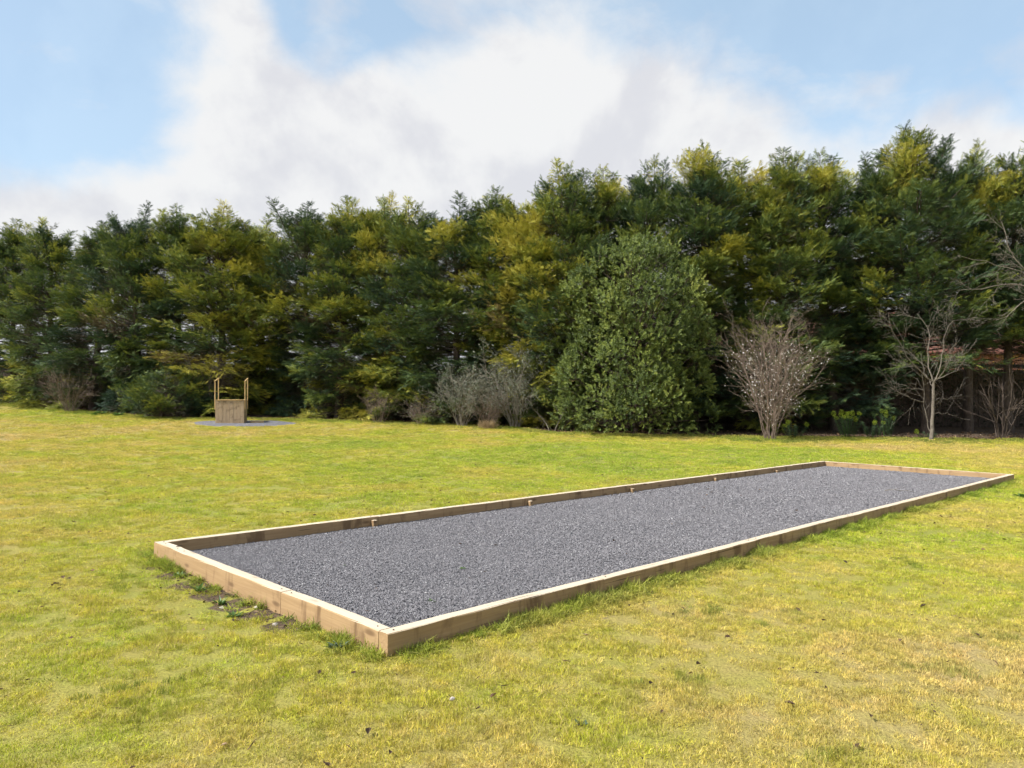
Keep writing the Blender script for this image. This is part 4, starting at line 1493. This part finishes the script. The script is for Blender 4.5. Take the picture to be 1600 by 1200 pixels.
def build_grass():
    r = np.random.default_rng(77)
    P, S, Lh = [], [], []
    for r0, r1, dens, s0 in ((2.2, 6.5, 190, 1.0), (6.5, 11, 140, 1.1), (11, 18, 80, 1.4), (18, 28, 36, 2.0), (28, 47, 15, 2.9)):
        half = R(46)
        n = int(half * (r1 ** 2 - r0 ** 2) * dens)
        rr = np.sqrt(r.uniform(r0 ** 2, r1 ** 2, n))
        a = r.uniform(-half, half, n)
        x, y = rr * np.sin(a), rr * np.cos(a)
        P.append(np.stack([x, y], -1))
        s = s0 * r.uniform(.7, 1.25, n)
        hz = s * np.interp(rr, (0, 11, 47), (1, 1, .62)) * r.uniform(.7, 1.2, n)
        S.append(np.stack([s, s, hz], -1))
        Lh.append(np.zeros(n))
    # ranker clumps the mower leaves a little longer, and tired straw ones
    for k in range(150):
        d0 = 2.8 + 15 * r.random() ** 1.4
        a0 = r.uniform(-.75, .75)
        m = r.integers(3, 12)
        q = np.stack([r.normal(d0 * math.sin(a0), .05 + .012 * d0, m), r.normal(d0 * math.cos(a0), .05 + .012 * d0, m)], -1)
        P.append(q)
        s = r.uniform(.5, .95, m)
        S.append(np.stack([s, s, r.uniform(1.1, 2.1, m)], -1)); Lh.append(np.full(m, r.uniform(.15, .8)))
    # unmown strip along the hedge foot
    n = 4200
    x = r.uniform(-30, 22, n)
    y = hedge_y(x) - r.gamma(1.5, .35, n) + .5
    P.append(np.stack([x, y], -1))
    s = r.uniform(1.8, 3.0, n)
    S.append(np.stack([s, s, r.uniform(1.5, 4.2, n)], -1))
    Lh.append(r.uniform(.3, .95, n))
    # a greener ring of longer grass round the blossom bush and the bare tree
    for cx, cy, m in ((9.46, 27.9, 260), (15.6, 28.3, 120)):
        q = np.stack([r.normal(cx, .75, m), r.normal(cy, .4, m)], -1)
        P.append(q)
        s = r.uniform(1.8, 2.6, m)
        S.append(np.stack([s, s, r.uniform(2, 4.5, m)], -1)); Lh.append(r.uniform(.6, 1, m))
    p, s, lh = np.concatenate(P), np.concatenate(S), np.concatenate(Lh)
    u, v_ = court_uv(p[:, 0], p[:, 1])
    inside = (u > -.008) & (u < CL + .008) & (v_ > -.008) & (v_ < CW + .008)
    pad = ((p[:, 0] - cx_pad) / 2.3) ** 2 + ((p[:, 1] - cy_pad) / 1.75) ** 2 < 1.04
    shade = (p[:, 1] - hedge_y(p[:, 0])) > .55 + .35 * np.sin(p[:, 0] * 3)
    patch = (u < 0) & (u > -.16 - .07 * np.sin(v_ * 7)) & (v_ > 0.9) & (v_ < 3.45) & (lh == 0)
    keep = ~(inside | pad | shade | (patch & (r.random(len(p)) < .93)))
    def vnoise(q, f, sd):
        g = np.random.default_rng(sd).random((64, 64))
        a, b = q[:, 0] * f, q[:, 1] * f
        i, j = np.floor(a).astype(int), np.floor(b).astype(int)
        u_, w_ = sstep(0, 1, a - i), sstep(0, 1, b - j)
        return (g[i % 64, j % 64] * (1 - u_) + g[(i + 1) % 64, j % 64] * u_) * (1 - w_) + (g[i % 64, (j + 1) % 64] * (1 - u_) + g[(i + 1) % 64, (j + 1) % 64] * u_) * w_
    worn = .5 * vnoise(p, 5.3, 1) + .3 * vnoise(p, 11.7, 2) + .35 * vnoise(p, .9, 3)
    keep &= ~((worn > .735) & (lh == 0) & (r.random(len(p)) < .85) & (np.hypot(p[:, 0], p[:, 1]) < 16))
    s[:, 2] *= np.where(lh == 0, np.interp(vnoise(p, 2.1, 4), (.2, .8), (.75, 1.25)), 1)
    p, s, lh = p[keep], s[keep], lh[keep]
    pts = np.stack([p[:, 0], p[:, 1], terr(p[:, 0], p[:, 1])], -1)
    scatter('grass', pts, r.uniform(0, 6.28, len(pts)), s, [tuft_mesh(k, dry=(.18, .3, .45, .25, .35, .6)[k]) for k in range(6)],
            dict(label='short mown grass blades of the lawn', cat='grass', kind='stuff'), {'lush': lh}, tilt=r.normal(0, .12, (len(pts), 2)))


cx_pad, cy_pad = cx, cy
build_grass()


def build_long_grass():
    """longer, greener growth along the outside of the timber where the mower does not reach"""
    r = np.random.default_rng(78)
    P, S, Lh = [], [], []
    for (u0, v0, u1, v1, nu, nv, n, hmin, hmax) in ((0.0, 0, CL, 0, 0, -1, 1900, .35, 1.05), (CL, CW, 0, CW, 0, 1, 500, .25, .6), (0, CW, 0, 0, -1, 0, 260, .4, 1.0), (CL, 0, CL, CW, 1, 0, 150, .3, .6)):
        f = r.random(n)
        dd = r.gamma(1.5, .06, n) + .014
        u = u0 + (u1 - u0) * f + nu * dd
        v_ = v0 + (v1 - v0) * f + nv * dd
        clump = np.clip(.5 + .5 * np.sin(f * 61 + 3 * np.sin(f * 23)) + .3 * np.sin(f * 171), 0, 1)
        if nv == -1: clump *= np.interp(f, (0, .02, .06, .45, .6, 1), (.5, .6, 1.15, 1.15, .8, .6))
        keep = r.random(n) < .25 + .75 * clump
        if nu == -1: keep &= ((v_ > 3.3) | (v_ < .9) | (r.random(n) < .4))
        u, v_, dd, clump = u[keep], v_[keep], dd[keep], clump[keep]
        q = CN[None] + u[:, None] * CU[None] + v_[:, None] * CV[None]
        m = len(q)
        s = r.uniform(.7, 1.2, m) * np.interp(np.hypot(q[:, 0], q[:, 1]), (5, 20), (1, 1.5))
        hz = (hmin + (hmax - hmin) * clump * r.random(m)) * np.clip(1.2 - dd * 1.8, .3, 1)
        P.append(q); S.append(np.stack([s, s, hz], -1)); Lh.append(np.clip(1.0 - dd * 2.2, .1, 1) * r.uniform(.55, 1, m))
    p, s, lh = np.concatenate(P), np.concatenate(S), np.concatenate(Lh)
    pts = np.stack([p[:, 0], p[:, 1], terr(p[:, 0], p[:, 1])], -1)
    scatter('long_grass', pts, r.uniform(0, 6.28, len(pts)), s, [tuft_mesh(20 + k, n=34, rad=.055, h=.11, wdt=.0045, dry=.2, lean=.75) for k in range(4)],
            dict(label='longer green grass growing against the timber sleepers', cat='grass', kind='stuff'), {'lush': lh}, tilt=r.normal(0, .2, (len(pts), 2)))


build_long_grass()


def weed(label, x, y, seed, n, size, mat='weed', up=.5, z=None, tm=None, grp=None):
    r = np.random.default_rng(seed)
    th = np.arange(n) * 2.4 + r.uniform(-.3, .3, n)
    d = np.stack([np.cos(th), np.sin(th), r.uniform(.1, 1, n) * up], -1)
    pos = np.stack([r.normal(0, .008, n), r.normal(0, .008, n), np.full(n, .002)], -1)
    dat = expand(pos, d, np.tile((0, 0, 1.0), (n, 1)) + r.normal(0, .2, (n, 3)), r.uniform(.6, 1.1, n) * size, {'tint': r.normal(.5, .2, n)}, tm or LEAF, seed)
    o = leaf_obj('weed', dat, M[mat], None)
    zz = float(terr(x, y)) if z is None else z
    o.location = (x, y, zz)
    tag(o, label, 'weed', grp)


def cuv(u, v):
    q = CN + CU * u + CV * v
    return float(q[0]), float(q[1])


weed('broad leaved green weed against the short timber side', *cuv(-.16, 2.55), 1, 13, .11, up=1.1)
weed('spiky grassy weed nearest the joint of the short timber side', *cuv(-.20, 2.05), 2, 30, .09, up=1.3, tm=BLADE)
weed('dark leafy weed clump near the left timber corner', *cuv(-.12, 3.10), 3, 26, .075, up=1.2)
weed('pale spiky weed in the soil strip left of the near corner', *cuv(-.28, 1.62), 4, 30, .09, up=.9, tm=BLADE)
weed('grey green arching weed at the near timber corner', *cuv(-.14, .35), 5, 34, .11, 'spurge', up=.9, tm=BLADE)
weed('small yellow green weed in the gravel near the front corner', *cuv(.95, .75), 6, 9, .04, up=.6, z=SLOPE * cuv(.95, .75)[0] + GZ + .01)
weed('flat green weed in the gravel left of the middle of the front', *cuv(1.9, 1.45), 7, 12, .045, up=.4, z=SLOPE * cuv(1.9, 1.45)[0] + GZ + .01)
weed('flat olive weed in the gravel near the short side', *cuv(1.15, 2.3), 8, 8, .04, up=.3, z=SLOPE * cuv(1.15, 2.3)[0] + GZ + .01)
weed('rosette of broad leaves in the lawn at the right picture edge', 9.0, 13.6, 9, 16, .16, up=.5)
weed('small blue green weed in the lawn at the bottom', .36, 3.98, 10, 12, .045, 'spurge', up=.8)
weed('leafy ground plant at the hedge foot right of the brown bush', -20.0, 37.2, 11, 60, .38, up=.8)
weed('leafy ground plant at the hedge foot left of the low conifer bush', -18.7, 36.4, 12, 50, .34, up=.8)


def loose_bits():
    r = np.random.default_rng(99)
    # dead leaves blown over the lawn, soil strip and court
    n = 2700
    half = R(44)
    rr = np.sqrt(r.uniform(2.8 ** 2, 24 ** 2, n)) * r.uniform(.55, 1, n).clip(.3, 1)
    rr = np.maximum(rr, 2.8)
    a = r.uniform(-half, half, n)
    x, y = rr * np.sin(a), rr * np.cos(a)
    # along the soil strip
    m = 160
    q = CN[None] + (-np.abs(r.normal(.12, .12, m)) - .01)[:, None] * CU[None] + r.uniform(.9, 3.5, m)[:, None] * CV[None]
    x, y = np.concatenate([x, q[:, 0]]), np.concatenate([y, q[:, 1]])
    n = len(x)
    u, v_ = court_uv(x, y)
    inside = (u > -.01) & (u < CL + .01) & (v_ > -.01) & (v_ < CW + .01)
    onbeam = inside & ~((u > .11) & (u < CL - .11) & (v_ > .11) & (v_ < CW - .11))
    keep = ~onbeam & ~(inside & (r.random(n) < .75))
    x, y, inside = x[keep], y[keep], inside[keep]
    n = len(x)
    z = np.where(inside, SLOPE * x + GZ + .016, terr(x, y) + .024 * (r.random(n) > .2))
    d = np.stack([r.normal(0, 1, n), r.normal(0, 1, n), r.normal(0, .25, n)], -1)
    nn = np.stack([r.normal(0, .35, n), r.normal(0, .35, n), np.ones(n)], -1)
    s = r.gamma(2.6, .0105, n).clip(.012, .06)
    cup = (np.array([(0, 0, .1), (.3, -.25, .22), (.3, .25, .2), (.65, -.22, .2), (.65, .24, .24), (1, 0, .02), (.45, 0, 0)]), np.array([(0, 1, 6), (0, 6, 2), (1, 3, 6), (2, 6, 4), (3, 5, 6), (6, 5, 4)]))
    thin = (np.array([(0, -.05, .0), (0, .05, 0), (1, .04, .06), (1, -.03, .06), (.5, 0, .14)]), np.array([(0, 4, 1), (1, 4, 2), (2, 4, 3), (3, 4, 0)]))
    dat = expand(np.stack([x, y, z], -1), d, nn, s, {'tint': r.beta(1.1, 2.0, n)}, [cup, cup, thin], 4)
    tag(leaf_obj('leaf_litter', dat, M['litter'], None), 'scattered brown dead leaves and bits on the lawn', 'leaf litter', kind='stuff')
    # thick litter under the hedge
    n = 9000
    x = r.uniform(-32, 24, n)
    y = hedge_y(x) + r.gamma(1.6, .9, n) - .2
    z = terr(x, y) + .015
    d = np.stack([r.normal(0, 1, n), r.normal(0, 1, n), r.normal(0, .4, n)], -1)
    nn = np.stack([r.normal(0, .5, n), r.normal(0, .5, n), np.ones(n)], -1)
    dat = expand(np.stack([x, y, z], -1), d, nn, r.uniform(.06, .16, n), {'tint': r.beta(1.3, 2.0, n)}, [cup, thin], 5)
    tag(leaf_obj('hedge_litter', dat, M['litter'], None), 'brown litter lying along the foot of the hedge', 'leaf litter', kind='stuff')
    # pale stones
    for k, (x, y, s, lab) in enumerate(((*cuv(-.24, 1.92), .030, 'pale pinkish stone in the soil beside the short timber side'), (*cuv(-.16, 1.18), .026, 'pale stone against the short timber side near its joint'),
                                        (-.33, 4.25, .018, 'small white stone on the lawn below the near corner'), (*cuv(-.05, 1.72), .022, 'small grey stone at the foot of the short timber side'))):
        me = stone_mesh(50 + k)
        me.materials.clear(); me.materials.append(M['stone'])
        o = link(bpy.data.objects.new('stone', me))
        o.scale = (s,) * 3
        o.location = at(x, y, s * .4 + (.012 if k == 2 else 0))
        tag(o, lab, 'stone')
    # pale twig lying on the gravel
    b = MB()
    tips = []
    grow(b, (0, 0, .02), (1, -.15, .02), .42, .007, 2, r, dict(seg=.06, wob=.1, up=-.005, n=[4, 2], lo=.2, ang=(20, 45), ratio=(.3, .5), taper=.4), tips)
    o = b.build('fallen_twig', M['pale'])
    x, y = cuv(11.6, 1.05)
    o.location = (x, y, SLOPE * x + GZ + .01)
    tag(o, 'pale fallen twig lying on the gravel towards the far right', 'twig')
    b = MB(); b.add([(0, -.012, .004), (.05, -.02, .012), (.09, 0, .004), (.05, .022, .010)], [(0, 1, 2), (0, 2, 3)])
    o = b.build('fallen_leaf', M['litter'])
    x, y = cuv(.05, CW - .42)
    o.location = (x, y, SLOPE * x + TOP + .004)
    o.rotation_euler = (0, 0, .9)
    tag(o, 'dark fallen leaf on the timber top near the left corner', 'leaf')


loose_bits()
